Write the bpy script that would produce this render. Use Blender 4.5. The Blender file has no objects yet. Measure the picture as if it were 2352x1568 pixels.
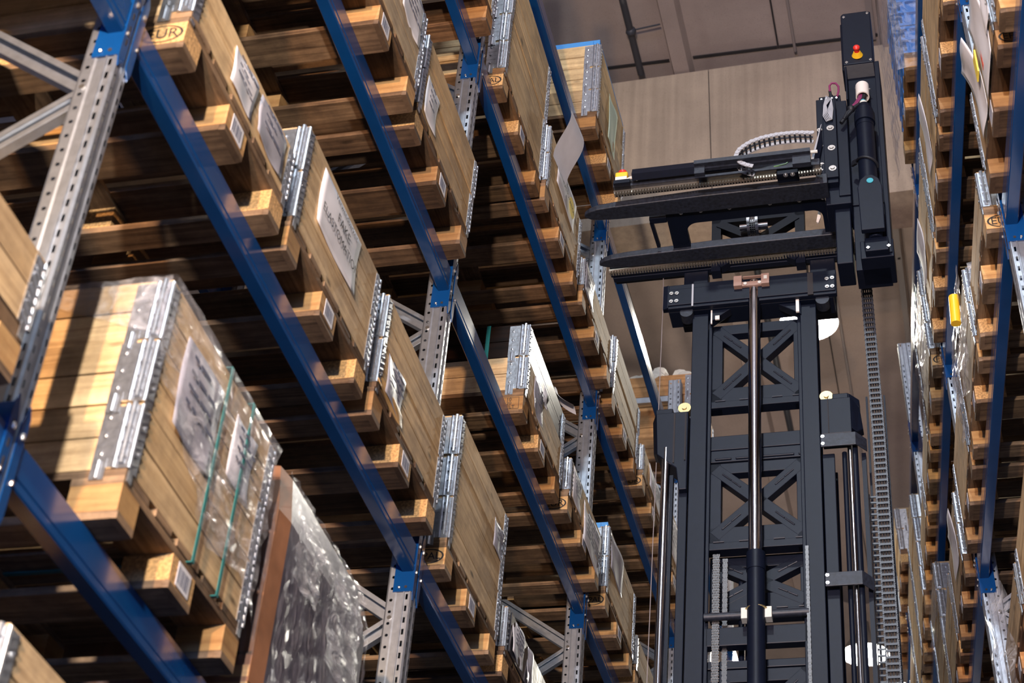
import bpy, bmesh, math, random
from mathutils import Matrix, Vector
random.seed(7)
sc = bpy.context.scene
COL = sc.collection
Z0 = 5.06                      # height of the reference beam level above the floor
BAY, LEV = 2.8, 1.393

# ------------------------------------------------------------------ camera
cam_d = bpy.data.cameras.new('camera'); cam = bpy.data.objects.new('camera', cam_d); COL.objects.link(cam)
yaw, pitch, roll = math.radians(16.9818), math.radians(37.607), math.radians(5.4363)
fw = Vector((-math.sin(yaw)*math.cos(pitch), math.cos(yaw)*math.cos(pitch), math.sin(pitch)))
rt = Vector((math.cos(yaw), math.sin(yaw), 0)); up = rt.cross(fw)
r2 = math.cos(roll)*rt + math.sin(roll)*up; u2 = -math.sin(roll)*rt + math.cos(roll)*up
CAM = Vector((2.0574, -2.9496, -3.461+Z0))
cam.matrix_world = Matrix(((r2.x, u2.x, -fw.x, CAM.x), (r2.y, u2.y, -fw.y, CAM.y), (r2.z, u2.z, -fw.z, CAM.z), (0, 0, 0, 1)))
cam_d.sensor_width = 36; cam_d.lens = 4199.31/2352*36
cam_d.clip_start = .05; cam_d.clip_end = 200
cam_d.dof.use_dof = True; cam_d.dof.focus_distance = 9.2; cam_d.dof.aperture_fstop = 4.5
sc.camera = cam
# ------------------------------------------------------------------ world, lights, exposure
sc.view_settings.view_transform = 'Standard'; sc.view_settings.look = 'None'
sc.view_settings.exposure = 0.0; sc.view_settings.gamma = 1.0
w = bpy.data.worlds.new('world'); sc.world = w; w.use_nodes = True
w.node_tree.nodes['Background'].inputs[0].default_value = (.16, .2, .42, 1)
w.node_tree.nodes['Background'].inputs[1].default_value = .10

def lamp(name, kind, loc, energy, color, size=.1, target=None, angle=None):
    l = bpy.data.lights.new(name, kind); l.energy = energy; l.color = color
    if kind in ('POINT', 'SPOT'): l.shadow_soft_size = size
    if kind == 'AREA': l.size = size
    o = bpy.data.objects.new(name, l); COL.objects.link(o); o.location = loc
    if target is not None:
        o.rotation_euler = (Vector(target)-Vector(loc)).to_track_quat('-Z', 'Y').to_euler()
    if angle: l.spot_size = math.radians(angle); l.spot_blend = .6
    return o
# floodlight standing in the aisle behind the camera
lamp('floodlight', 'SPOT', (.98, -4.9, 4.6), 2300, (1, .62, .33), .08, (.6, 5, 9.2), 125)
lamp('floodlight', 'SPOT', (1.62, -4.7, 4.3), 2300, (1, .90, .80), .08, (.6, 5, 9.2), 125)
# added blue area fill behind the camera, cools the shadows
a_ = lamp('blue_fill_light', 'AREA', (1.1, -13.5, 2.6), 1100, (.16, .36, 1.0), 4.5, (1.1, 0, 5))
# added fill spot aimed up, brightens the ceiling beyond the girder
lamp('far_ceiling_fill', 'SPOT', (1.3, 15.0, .6), 1500, (1, .80, .62), .15, (.9, 19, 14), 150)
# aisle pendants over and behind the camera
PEND = [(1.1, -10.5), (1.1, -4.0)]
for i, (x, y) in enumerate(PEND):
    lamp('aisle_lamp_light', 'POINT', (x, y, 13.0), 1500, (.80, .90, 1.0), .22)

# ------------------------------------------------------------------ materials
def mat(name): 
    m = bpy.data.materials.new(name); m.use_nodes = True
    nt = m.node_tree; return m, nt, nt.nodes['Principled BSDF']
def N(nt, t, **k):
    n = nt.nodes.new(t)
    for a, b in k.items(): setattr(n, a, b)
    return n
def ramp(nt, stops):
    r = N(nt, 'ShaderNodeValToRGB'); e = r.color_ramp.elements
    while len(e) < len(stops): e.new(.5)
    for i, (p, c) in enumerate(stops): e[i].position = p; e[i].color = (*c, 1)
    return r
def plain(name, col, rough=.5, metal=0., noise=0., nscale=20., bump=0., coat=0., spec=None):
    m, nt, b = mat(name)
    b.inputs['Base Color'].default_value = (*col, 1); b.inputs['Roughness'].default_value = rough; b.inputs['Metallic'].default_value = metal
    if coat: b.inputs['Coat Weight'].default_value = coat; b.inputs['Coat Roughness'].default_value = .12
    if spec is not None: b.inputs['Specular IOR Level'].default_value = spec
    if noise or bump:
        tc = N(nt, 'ShaderNodeTexCoord'); no = N(nt, 'ShaderNodeTexNoise'); no.inputs['Scale'].default_value = nscale; no.inputs['Detail'].default_value = 5
        nt.links.new(tc.outputs['Object'], no.inputs['Vector'])
        if noise:
            r = ramp(nt, [(.3, tuple(c*(1-noise) for c in col)), (.7, tuple(min(1, c*(1+noise)) for c in col))])
            nt.links.new(no.outputs['Fac'], r.inputs[0]); nt.links.new(r.outputs[0], b.inputs['Base Color'])
        if bump:
            bp = N(nt, 'ShaderNodeBump'); bp.inputs['Strength'].default_value = bump; bp.inputs['Distance'].default_value = .003
            nt.links.new(no.outputs['Fac'], bp.inputs['Height']); nt.links.new(bp.outputs[0], b.inputs['Normal'])
    return m
def wood(name, dark, light, knots=.6, grime=.5, rough=.72):
    m, nt, b = mat(name); L = nt.links.new
    uv = N(nt, 'ShaderNodeUVMap'); at = N(nt, 'ShaderNodeAttribute', attribute_name='tone'); oi = N(nt, 'ShaderNodeObjectInfo')
    off = N(nt, 'ShaderNodeMath', operation='MULTIPLY_ADD'); L(at.outputs['Fac'], off.inputs[0]); off.inputs[1].default_value = 57.3
    L(oi.outputs['Random'], off.inputs[2])
    cmb = N(nt, 'ShaderNodeCombineXYZ'); L(off.outputs[0], cmb.inputs[2])
    sep = N(nt, 'ShaderNodeSeparateXYZ'); L(uv.outputs[0], sep.inputs[0])
    mu = N(nt, 'ShaderNodeMath', operation='MULTIPLY'); mu.inputs[1].default_value = 2.2; L(sep.outputs[0], mu.inputs[0]); L(mu.outputs[0], cmb.inputs[0])
    mv = N(nt, 'ShaderNodeMath', operation='MULTIPLY'); mv.inputs[1].default_value = 42.; L(sep.outputs[1], mv.inputs[0]); L(mv.outputs[0], cmb.inputs[1])
    n1 = N(nt, 'ShaderNodeTexNoise'); n1.inputs['Scale'].default_value = 1.; n1.inputs['Detail'].default_value = 6; n1.inputs['Roughness'].default_value = .62; n1.inputs['Distortion'].default_value = .6
    L(cmb.outputs[0], n1.inputs['Vector'])
    r1 = ramp(nt, [(.32, dark), (.62, light)]); L(n1.outputs['Fac'], r1.inputs[0])
    # knots
    c2 = N(nt, 'ShaderNodeCombineXYZ'); k1 = N(nt, 'ShaderNodeMath', operation='MULTIPLY'); k1.inputs[1].default_value = 3.5; L(sep.outputs[0], k1.inputs[0]); L(k1.outputs[0], c2.inputs[0])
    k2 = N(nt, 'ShaderNodeMath', operation='MULTIPLY'); k2.inputs[1].default_value = 8.5; L(sep.outputs[1], k2.inputs[0]); L(k2.outputs[0], c2.inputs[1]); L(off.outputs[0], c2.inputs[2])
    vo = N(nt, 'ShaderNodeTexVoronoi'); vo.inputs['Scale'].default_value = 1.; L(c2.outputs[0], vo.inputs['Vector'])
    rk = ramp(nt, [(.05, (1-knots,)*3), (.13, (1, 1, 1))]); L(vo.outputs['Distance'], rk.inputs[0])
    mx = N(nt, 'ShaderNodeMixRGB', blend_type='MULTIPLY'); mx.inputs[0].default_value = 1; L(r1.outputs[0], mx.inputs[1]); L(rk.outputs[0], mx.inputs[2])
    # board tone
    rt_ = ramp(nt, [(0, (.72, .68, .62)), (.5, (.95, .94, .92)), (1, (1.12, 1.1, 1.06))]); L(at.outputs['Fac'], rt_.inputs[0])
    m2 = N(nt, 'ShaderNodeMixRGB', blend_type='MULTIPLY'); m2.inputs[0].default_value = 1; L(mx.outputs[0], m2.inputs[1]); L(rt_.outputs[0], m2.inputs[2])
    # grime patches and object tint
    tc = N(nt, 'ShaderNodeTexCoord'); n3 = N(nt, 'ShaderNodeTexNoise'); n3.inputs['Scale'].default_value = 4.5; n3.inputs['Detail'].default_value = 8; n3.inputs['Roughness'].default_value = .7; L(tc.outputs['Object'], n3.inputs['Vector'])
    rg = ramp(nt, [(.38, (1-grime, 1-grime, 1-grime*.92)), (.6, (1, 1, 1))]); L(n3.outputs['Fac'], rg.inputs[0])
    m3 = N(nt, 'ShaderNodeMixRGB', blend_type='MULTIPLY'); m3.inputs[0].default_value = .8; L(m2.outputs[0], m3.inputs[1]); L(rg.outputs[0], m3.inputs[2])
    m4 = N(nt, 'ShaderNodeMixRGB', blend_type='MULTIPLY'); m4.inputs[0].default_value = 1; L(m3.outputs[0], m4.inputs[1]); L(oi.outputs['Color'], m4.inputs[2])
    L(m4.outputs[0], b.inputs['Base Color']); b.inputs['Roughness'].default_value = rough; b.inputs['Specular IOR Level'].default_value = .25
    bp = N(nt, 'ShaderNodeBump'); bp.inputs['Strength'].default_value = .35; bp.inputs['Distance'].default_value = .002; L(n1.outputs['Fac'], bp.inputs['Height']); L(bp.outputs[0], b.inputs['Normal'])
    return m
def metal(name, col, rough, nscale=60., var=.18, bump=.1, metallic=.95):
    m = plain(name, col, rough, metallic, var, nscale, bump); return m
def concrete(name, col, streak=0.):
    m, nt, b = mat(name); L = nt.links.new
    tc = N(nt, 'ShaderNodeTexCoord'); n1 = N(nt, 'ShaderNodeTexNoise'); n1.inputs['Scale'].default_value = 1.4; n1.inputs['Detail'].default_value = 8; n1.inputs['Roughness'].default_value = .65
    L(tc.outputs['Object'], n1.inputs['Vector'])
    r = ramp(nt, [(.3, tuple(c*.84 for c in col)), (.7, tuple(c*1.1 for c in col))]); L(n1.outputs['Fac'], r.inputs[0]); last = r.outputs[0]
    n2 = N(nt, 'ShaderNodeTexNoise'); n2.inputs['Scale'].default_value = 90.; n2.inputs['Detail'].default_value = 3; L(tc.outputs['Object'], n2.inputs['Vector'])
    r2_ = ramp(nt, [(.3, (.6,)*3), (.42, (1, 1, 1))]); L(n2.outputs['Fac'], r2_.inputs[0])
    mx = N(nt, 'ShaderNodeMixRGB', blend_type='MULTIPLY'); mx.inputs[0].default_value = .45; L(last, mx.inputs[1]); L(r2_.outputs[0], mx.inputs[2]); last = mx.outputs[0]
    if streak:
        mp = N(nt, 'ShaderNodeMapping'); mp.inputs['Scale'].default_value = (14, 14, .45); L(tc.outputs['Object'], mp.inputs['Vector'])
        n3 = N(nt, 'ShaderNodeTexNoise'); n3.inputs['Scale'].default_value = 1.; n3.inputs['Detail'].default_value = 5; L(mp.outputs[0], n3.inputs['Vector'])
        r3 = ramp(nt, [(.35, (1-streak,)*3), (.65, (1.06,)*3)]); L(n3.outputs['Fac'], r3.inputs[0])
        m2 = N(nt, 'ShaderNodeMixRGB', blend_type='MULTIPLY'); m2.inputs[0].default_value = 1; L(last, m2.inputs[1]); L(r3.outputs[0], m2.inputs[2]); last = m2.outputs[0]
    L(last, b.inputs['Base Color']); b.inputs['Roughness'].default_value = .85
    return m
def film(name, tint=(.85, .85, .9), gloss=.32, rough=.16, sc_=(9, 2.2, 9), tr=(.93, .93, .95)):
    m = bpy.data.materials.new(name); m.use_nodes = True; nt = m.node_tree; nt.nodes.clear(); L = nt.links.new
    out = N(nt, 'ShaderNodeOutputMaterial'); t = N(nt, 'ShaderNodeBsdfTransparent'); t.inputs[0].default_value = (*tr, 1)
    p = N(nt, 'ShaderNodeBsdfPrincipled'); p.inputs['Base Color'].default_value = (*tint, 1); p.inputs['Roughness'].default_value = rough; p.inputs['Specular IOR Level'].default_value = .9
    tc = N(nt, 'ShaderNodeTexCoord'); mp = N(nt, 'ShaderNodeMapping'); mp.inputs['Scale'].default_value = sc_; mp.inputs['Rotation'].default_value = (.5, .2, .1); L(tc.outputs['Object'], mp.inputs['Vector'])
    n = N(nt, 'ShaderNodeTexNoise'); n.inputs['Scale'].default_value = 2.; n.inputs['Detail'].default_value = 7; n.inputs['Distortion'].default_value = 1.3; L(mp.outputs[0], n.inputs['Vector'])
    bp = N(nt, 'ShaderNodeBump'); bp.inputs['Strength'].default_value = 1.; bp.inputs['Distance'].default_value = .03; L(n.outputs['Fac'], bp.inputs['Height']); L(bp.outputs[0], p.inputs['Normal'])
    r = ramp(nt, [(.4, (gloss*.5,)*3), (.68, (min(1, gloss*2.),)*3)]); L(n.outputs['Fac'], r.inputs[0])
    mx = N(nt, 'ShaderNodeMixShader'); L(r.outputs[0], mx.inputs[0]); L(t.outputs[0], mx.inputs[1]); L(p.outputs[0], mx.inputs[2]); L(mx.outputs[0], out.inputs[0])
    return m
def emit(name, col, s):
    m, nt, b = mat(name); b.inputs['Emission Color'].default_value = (*col, 1); b.inputs['Emission Strength'].default_value = s; b.inputs['Base Color'].default_value = (*col, 1); return m

M = dict(
    pine=wood('pine', (.40, .285, .17), (.66, .51, .33), .7, .42),
    block=wood('pallet_block_wood', (.38, .215, .10), (.58, .385, .19), .45, .35),
    oldboard_shaded=wood('weathered_board_shaded', (.10, .066, .045), (.27, .19, .13), .5, .6),  # aged wood, colour darkened further to stand for shade beneath the pallets
    chip=plain('pressed_chip_block', (.46, .27, .11), .85, 0, .45, 110, .5),
    galv=metal('galvanised_steel', (.52, .56, .62), .42, 30, .12),
    hinge=metal('zinc_hinge_steel', (.62, .66, .72), .30, 45, .2, .3),
    blue=plain('blue_enamel', (.003, .045, .17), .2, 0, .08, 8, 0, .5),
    bolt=metal('bright_steel', (.8, .78, .74), .25, 20, .05),
    paint=plain('black_powder_coat', (.0022, .0042, .012), .45, 0, .12, 30, .12, 0, .22),
    paintgrey=plain('worn_fork_steel', (.012, .015, .025), .5, .1, .45, 60, .25),
    gear=metal('gear_rack_steel', (.62, .56, .46), .35, 30, .1),
    chrome=metal('chrome_rod', (.60, .58, .60), .14, 5, .02, 0., 1.), chain=metal('oiled_chain_steel', (.10, .095, .095), .35, 40, .1, 0., .8),
    rubber=plain('black_rubber', (.004, .005, .009), .55),
    plastic=plain('grey_plastic_link', (.028, .031, .042), .4),
    lightlink=plain('pale_plastic_link', (.34, .35, .38), .45),
    white=plain('white_plastic', (.72, .66, .6), .4),
    cream=plain('cream_clamp', (.55, .55, .5), .5),
    yellow=plain('yellow_plastic', (.85, .5, .02), .4), red=plain('red_plastic', (.65, .03, .02), .35),
    purple=plain('purple_cable', (.2, .03, .1), .4), green=plain('green_cable', (.2, .4, .1), .4),
    brass=metal('brass_roller', (.5, .4, .2), .4, 20, .1), teal=plain('teal_strap', (.012, .14, .14), .35), tealdot=plain('teal_dot', (.03, .3, .38), .5),
    brown=plain('brown_bracket', (.28, .17, .13), .5),
    paper=plain('white_paper', (.62, .62, .66), .7, 0, .06, 12, .15), paperg=plain('grey_document_pocket', (.33, .33, .38), .4, 0, .25, 9, .5), paperk=plain('tan_document_pocket', (.5, .3, .12), .5, 0, .2, 9),
    mint=plain('mint_paper', (.45, .56, .46), .7), ylab=plain('yellow_label', (.8, .62, .06), .5),
    ink=plain('black_ink', (.012, .012, .014), .8), inkg=plain('grey_print', (.09, .1, .15), .8),
    film=film('clear_stretch_film', gloss=.13, rough=.12), filmw=film('thick_clear_film', (.8, .82, .86), .28, .2), filmd=film('dark_stretch_film', (.32, .30, .34), .15, .2, (7, 18, 2.4)),
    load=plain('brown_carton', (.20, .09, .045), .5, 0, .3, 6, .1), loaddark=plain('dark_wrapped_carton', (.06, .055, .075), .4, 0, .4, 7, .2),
    bluebox=plain('blue_plastic_crate', (.01, .13, .42), .4, 0, .06, 8, 0, .2), lightblue=plain('light_blue_plastic', (.06, .26, .62), .4),
    conc=concrete('ceiling_concrete', (.37, .31, .29)), girder=concrete('girder_concrete', (.46, .365, .275), .14), floorc=concrete('floor_concrete', (.055, .055, .06)), wallc=concrete('wall_panel', (.22, .21, .21)),
    joint=plain('dark_joint', (.02, .018, .02), .9), pipe=plain('painted_pipe', (.05, .055, .07), .5, .3), pipel=plain('pale_conduit', (.28, .25, .25), .5, .2),
    shade=plain('lamp_shade_outside', (.10, .085, .08), .5), shadein=plain('lamp_shade_white', (.8, .82, .74), .5), bulb=emit('lamp_bulb', (1, .93, .78), 14.),
    foam=plain('white_foam', (.66, .64, .58), .9, 0, .12, 30, .6), blackwrap=plain('black_wrap', (.012, .012, .018), .25, 0, .3, 12, .6, .3),
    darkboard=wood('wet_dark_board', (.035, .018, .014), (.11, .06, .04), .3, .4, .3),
)

# ------------------------------------------------------------------ mesh builder
class MB:
    def __init__(s): s.v = []; s.f = []; s.uv = []; s.t = []; s.m = []
    def face(s, pts, uvs=None, tone=.5, m=0):
        i = len(s.v); s.v += [tuple(p) for p in pts]; s.f.append(tuple(range(i, i+len(pts))))
        s.uv.append(uvs or [(0, 0)]*len(pts)); s.t.append(tone); s.m.append(m)
    def box(s, lo, hi, tone=None, m=0, X=None, j=0.):
        tone = random.random() if tone is None else tone
        a = [(lo[0], hi[0]), (lo[1], hi[1]), (lo[2], hi[2])]; d = [abs(q[1]-q[0]) for q in a]; k = d.index(max(d)); o = (random.random()*9, random.random()*9)
        P = {}
        for x in (0, 1):
            for y in (0, 1):
                for z in (0, 1):
                    P[x, y, z] = Vector((a[0][x]+random.uniform(-j, j), a[1][y]+random.uniform(-j, j), a[2][z]+random.uniform(-j, j)))
        F = [((0, 0, 0), (0, 0, 1), (0, 1, 1), (0, 1, 0)), ((1, 0, 0), (1, 1, 0), (1, 1, 1), (1, 0, 1)), ((0, 0, 0), (1, 0, 0), (1, 0, 1), (0, 0, 1)),
             ((0, 1, 0), (0, 1, 1), (1, 1, 1), (1, 1, 0)), ((0, 0, 0), (0, 1, 0), (1, 1, 0), (1, 0, 0)), ((0, 0, 1), (1, 0, 1), (1, 1, 1), (0, 1, 1))]
        i = len(s.v); idx = {}
        for q, (key, p) in enumerate(P.items()): idx[key] = i+q; s.v.append(tuple(X @ p if X else p))
        for n, f in enumerate(F):
            ax = n//2; s.f.append(tuple(idx[c] for c in f)); oth = [q for q in range(3) if q != ax]
            if k in oth: au = k; av = [q for q in oth if q != k][0]
            else: au, av = oth
            s.uv.append([(P[c][au]+o[0], P[c][av]+o[1]) for c in f]); s.t.append(tone); s.m.append(m)
    def bar(s, p0, p1, wd, ht, upv=(0, 0, 1), tone=.5, m=0):
        p0, p1 = Vector(p0), Vector(p1); d = p1-p0; L = d.length; d.normalize(); sd = d.cross(Vector(upv)).normalized(); u = sd.cross(d)
        X = Matrix(((d.x, sd.x, u.x, p0.x), (d.y, sd.y, u.y, p0.y), (d.z, sd.z, u.z, p0.z), (0, 0, 0, 1)))
        s.box((0, -wd/2, -ht/2), (L, wd/2, ht/2), tone, m, X)
    def cyl(s, p0, p1, r, n=14, r2=None, caps=True, m=0, tone=.5):
        p0, p1 = Vector(p0), Vector(p1); d = (p1-p0).normalized(); a = d.orthogonal().normalized(); b = d.cross(a); r2 = r if r2 is None else r2; i = len(s.v)
        for q in range(n):
            t = 2*math.pi*q/n; e = a*math.cos(t)+b*math.sin(t); s.v.append(tuple(p0+e*r)); s.v.append(tuple(p1+e*r2))
        for q in range(n):
            k = (q+1) % n; s.f.append((i+2*q, i+2*k, i+2*k+1, i+2*q+1)); s.uv.append([(0, 0)]*4); s.t.append(tone); s.m.append(m)
        if caps:
            s.f.append(tuple(i+2*q for q in range(n))[::-1]); s.uv.append([(0, 0)]*n); s.t.append(tone); s.m.append(m)
            s.f.append(tuple(i+2*q+1 for q in range(n))); s.uv.append([(0, 0)]*n); s.t.append(tone); s.m.append(m)
    def ball(s, c, r, n=10, sq=(1, 1, 1), m=0):
        c = Vector(c); rows = []
        for a in range(n//2+1):
            th = math.pi*a/(n//2); row = []
            for q in range(n):
                ph = 2*math.pi*q/n; row.append(len(s.v)); s.v.append((c.x+r*sq[0]*math.sin(th)*math.cos(ph), c.y+r*sq[1]*math.sin(th)*math.sin(ph), c.z+r*sq[2]*math.cos(th)))
            rows.append(row)
        for a in range(n//2):
            for q in range(n):
                k = (q+1) % n; s.f.append((rows[a][q], rows[a+1][q], rows[a+1][k], rows[a][k])); s.uv.append([(0, 0)]*4); s.t.append(.5); s.m.append(m)
    def tube(s, pts, r, n=8, m=0):
        pts = [Vector(p) for p in pts]; rings = []; a = None
        for i, p in enumerate(pts):
            d = (pts[min(i+1, len(pts)-1)]-pts[max(i-1, 0)]).normalized()
            a = d.orthogonal().normalized() if a is None else (a-d*a.dot(d)).normalized(); b = d.cross(a); row = []
            for q in range(n):
                t = 2*math.pi*q/n; row.append(len(s.v)); s.v.append(tuple(p+(a*math.cos(t)+b*math.sin(t))*r))
            rings.append(row)
        for i in range(len(rings)-1):
            for q in range(n):
                k = (q+1) % n; s.f.append((rings[i][q], rings[i][k], rings[i+1][k], rings[i+1][q])); s.uv.append([(0, 0)]*4); s.t.append(.5); s.m.append(m)
        for row in (rings[0][::-1], rings[-1]): s.f.append(tuple(row)); s.uv.append([(0, 0)]*n); s.t.append(.5); s.m.append(m)
    def prism(s, poly, off, m=0, tone=.5):
        poly = [Vector(p) for p in poly]; off = Vector(off); n = len(poly); i = len(s.v)
        s.v += [tuple(p) for p in poly]+[tuple(p+off) for p in poly]
        fs = [tuple(range(i, i+n))[::-1], tuple(range(i+n, i+2*n))]+[(i+q, i+(q+1) % n, i+n+(q+1) % n, i+n+q) for q in range(n)]
        for f in fs: s.f.append(f); s.uv.append([(s.v[c][0]+s.v[c][1], s.v[c][2]) for c in f]); s.t.append(tone); s.m.append(m)
    def lathe(s, prof, n=24, c=(0, 0, 0), m=0):
        rows = []
        for r, z in prof:
            row = []
            for q in range(n):
                t = 2*math.pi*q/n; row.append(len(s.v)); s.v.append((c[0]+r*math.cos(t), c[1]+r*math.sin(t), c[2]+z))
            rows.append(row)
        for i in range(len(rows)-1):
            for q in range(n):
                k = (q+1) % n; s.f.append((rows[i][q], rows[i][k], rows[i+1][k], rows[i+1][q])); s.uv.append([(0, 0)]*4); s.t.append(.5); s.m.append(m)
    def grid(s, fn, nu, nv, m=0):
        i = len(s.v)
        for a in range(nu+1):
            for b in range(nv+1): s.v.append(tuple(fn(a/nu, b/nv)))
        for a in range(nu):
            for b in range(nv):
                q = i+a*(nv+1)+b; s.f.append((q, q+nv+1, q+nv+2, q+1)); s.uv.append([(a/nu, b/nv)]*4); s.t.append(.5); s.m.append(m)
    def xform(s, X): s.v = [tuple(X @ Vector(p)) for p in s.v]; return s
    def mesh(s, name, mats, smooth=False, recalc=True):
        me = bpy.data.meshes.new(name); me.from_pydata(s.v, [], s.f); me.update()
        for q in mats: me.materials.append(M[q] if isinstance(q, str) else q)
        ul = me.uv_layers.new(name='UVMap'); flat = [c for u in s.uv for p in u for c in p]; ul.data.foreach_set('uv', flat)
        at = me.attributes.new('tone', 'FLOAT', 'FACE'); at.data.foreach_set('value', s.t)
        me.polygons.foreach_set('material_index', s.m)
        if smooth: me.polygons.foreach_set('use_smooth', [True]*len(s.f))
        if recalc:
            bm = bmesh.new(); bm.from_mesh(me); bmesh.ops.recalc_face_normals(bm, faces=bm.faces); bm.to_mesh(me); bm.free()
        if smooth:
            try: me.set_sharp_from_angle(angle=math.radians(40))
            except Exception: pass
        return me
def link(name, me, parent=None, loc=None, rotz=None, color=None):
    o = bpy.data.objects.new(name, me); COL.objects.link(o)
    if parent is not None: o.parent = parent
    if loc is not None: o.location = loc
    if rotz is not None: o.rotation_euler = (0, 0, rotz)
    if color is not None: o.color = color
    return o
def part(name, mb, mats, parent=None, smooth=False, **k):
    return link(name, mb.mesh(name, mats if isinstance(mats, (list, tuple)) else [mats], smooth), parent, **k)
def thing(name, label, cat, X=None, loc=None, group=None):
    o = bpy.data.objects.new(name, None); COL.objects.link(o); o.empty_display_size = .1
    if X is not None: o.matrix_world = X
    if loc is not None: o.location = loc
    o['label'] = label; o['category'] = cat
    if group: o['group'] = group
    return o
def tag(o, label, cat, group=None):
    o['label'] = label; o['category'] = cat
    if group: o['group'] = group
    return o
def struct(name, mb, mats, label):
    o = part(name, mb, mats); o['kind'] = 'structure'; o['label'] = label; o['category'] = 'building'; return o
TXT = {}
def text_mesh(s, size, X, mb):
    if s not in TXT:
        c = bpy.data.curves.new('t', 'FONT'); c.body = s; c.align_x = 'CENTER'; c.align_y = 'CENTER'; c.size = 1.; c.resolution_u = 3
        o = bpy.data.objects.new('t', c); COL.objects.link(o); dg = bpy.context.evaluated_depsgraph_get(); me = bpy.data.meshes.new_from_object(o.evaluated_get(dg))
        TXT[s] = ([v.co.copy() for v in me.vertices], [tuple(p.vertices) for p in me.polygons])
        bpy.data.objects.remove(o); bpy.data.curves.remove(c); bpy.data.meshes.remove(me)
    vs, fs = TXT[s]; i = len(mb.v)
    mb.v += [tuple(X @ (v*size)) for v in vs]
    for f in fs: mb.f.append(tuple(i+q for q in f)); mb.uv.append([(0, 0)]*len(f)); mb.t.append(.5); mb.m.append(0)
def frame(o, ex, ey):
    ex, ey = Vector(ex), Vector(ey); ez = ex.cross(ey); o = Vector(o)
    return Matrix(((ex.x, ey.x, ez.x, o.x), (ex.y, ey.y, ez.y, o.y), (ex.z, ey.z, ez.z, o.z), (0, 0, 0, 1)))

# rack placements: the left rack is world-aligned, the right rack stands slightly askew across the aisle
LM = Matrix.Translation((0, 0, Z0))
def rot_zyx(a, b, c): return Matrix.Rotation(a, 4, 'Z') @ Matrix.Rotation(b, 4, 'Y') @ Matrix.Rotation(c, 4, 'X')
RM = Matrix.Translation((2.3243, 2.8026, 1.4525+Z0)) @ rot_zyx(.0759, -.0589, .0072)
# ------------------------------------------------------------------ building shell
ZC = 8.97+Z0; ZG = 8.84+Z0; YG = 8.62
b = MB(); b.box((-9, -14, -.2), (9, 48, 0), .5); struct('floor', b, 'floorc', 'grey concrete warehouse floor')
b = MB(); b.box((-9, -14, ZC), (9, 48, ZC+.2), .5); struct('ceiling', b, 'conc', 'concrete slab ceiling of the warehouse')
for nm, lo, hi in (('wall_left', (-9.2, -14, 0), (-9, 48, ZC)), ('wall_right', (9, -14, 0), (9.2, 48, ZC)), ('wall_back', (-9, -14.2, 0), (9, -14, ZC)), ('wall_front', (-9, 48, 0), (9, 48.2, ZC))):
    b = MB(); b.box(lo, hi, .5); struct(nm, b, 'wallc', 'plain panel wall of the warehouse')
# cross girder with chamfered lower edge, slightly out of square with the aisle
GX = Matrix.Translation((0, YG, ZG)) @ Matrix.Rotation(math.radians(1.7), 4, 'Y') @ Matrix.Rotation(math.radians(-.4), 4, 'Z')
GX = Matrix.Translation((0, YG, ZG-.018)) @ Matrix.Rotation(math.radians(-1.75), 4, 'Y')
b = MB(); pr = [(0, 0), (0, -1.56), (.05, -1.74), (.52, -1.74), (.57, -1.56), (.57, 0)]
for x0, x1 in ((-9, .142), (.150, 8.9)): b.prism([(x0, y, z) for y, z in pr], (x1-x0, 0, 0))
b.xform(GX); struct('trim_1', b, 'girder', 'tan concrete cross girder under the ceiling behind the forks')
b = MB(); b.box((.138, .012, -1.7), (.154, .5, -.01)); b.xform(GX); struct('trim_2', b, 'joint', 'narrow vertical joint in the face of the concrete girder')
n = 3
for x0, x1, dp in ((-.20, .0, .13), (1.69, 1.86, .13), (-4.3, -4.1, .13)):
    for y0, y1 in ((-13.9, YG+.3), (YG+.6, 47)):
        b = MB(); c = .03; b.prism([(x0, y0, 0), (x0+c, y0, -dp), (x1-c, y0, -dp), (x1, y0, 0)], (0, y1-y0, 0)); b.xform(Matrix.Translation((0, 0, ZC)))
        struct('trim_%d' % n, b, 'conc', 'concrete ceiling rib running along the aisle'); n += 1
b = MB()
for x0, x1 in ((-3.9, -.21), (.01, .78), (.80, 1.68)): b.box((x0, YG-.06, ZC-.012), (x1, YG-.03, ZC-.001))
b.box((.782, -13, ZC-.01), (.798, YG-.03, ZC-.001)); b.box((.80, YG+.7, ZC-.01), (.812, 46, ZC-.001)); b.box((-1.21, YG+.7, ZC-.01), (-1.2, 46, ZC-.001))
struct('trim_%d' % n, b, 'joint', 'dark sealed joints between the ceiling slabs')
def pipe(x, y0, y1, r, mt, lab, dz=.1, box=False):
    b = MB()
    if box: b.box((x-r, y0, ZC-dz), (x+r, y1, ZC-dz+.03))
    else: b.cyl((x, y0, ZC-dz), (x, y1, ZC-dz), r, 14)
    for k in range(int((y1-y0)/1.9)+1):
        y = y0+.5+k*1.9
        if y < y1: b.box((x-.012, y-.015, ZC-dz), (x+.012, y+.015, ZC))
    o = part('roof_pipe', b, mt, smooth=True); tag(o, lab, 'pipe')
pipe(-.475, -10, YG-.02, .032, 'pipe', 'dark grey ceiling pipe left of the concrete rib above the girder', .11)
pipe(.94, -10, YG-.02, .013, 'pipel', 'thin pale conduit beside the slab joint above the girder', .06)
pipe(1.63, -10, YG-.02, .03, 'pipel', 'flat pale rail on the ceiling behind the tall control column', .04, True)
pipe(.95, YG+.62, 46, .016, 'pipel', 'thin conduit running along the far ceiling past the lit pendant lamps', .06)
pipe(1.64, YG+.62, 46, .03, 'pipel', 'pale double rail on the far ceiling right of the hose chain', .05, True)
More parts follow.
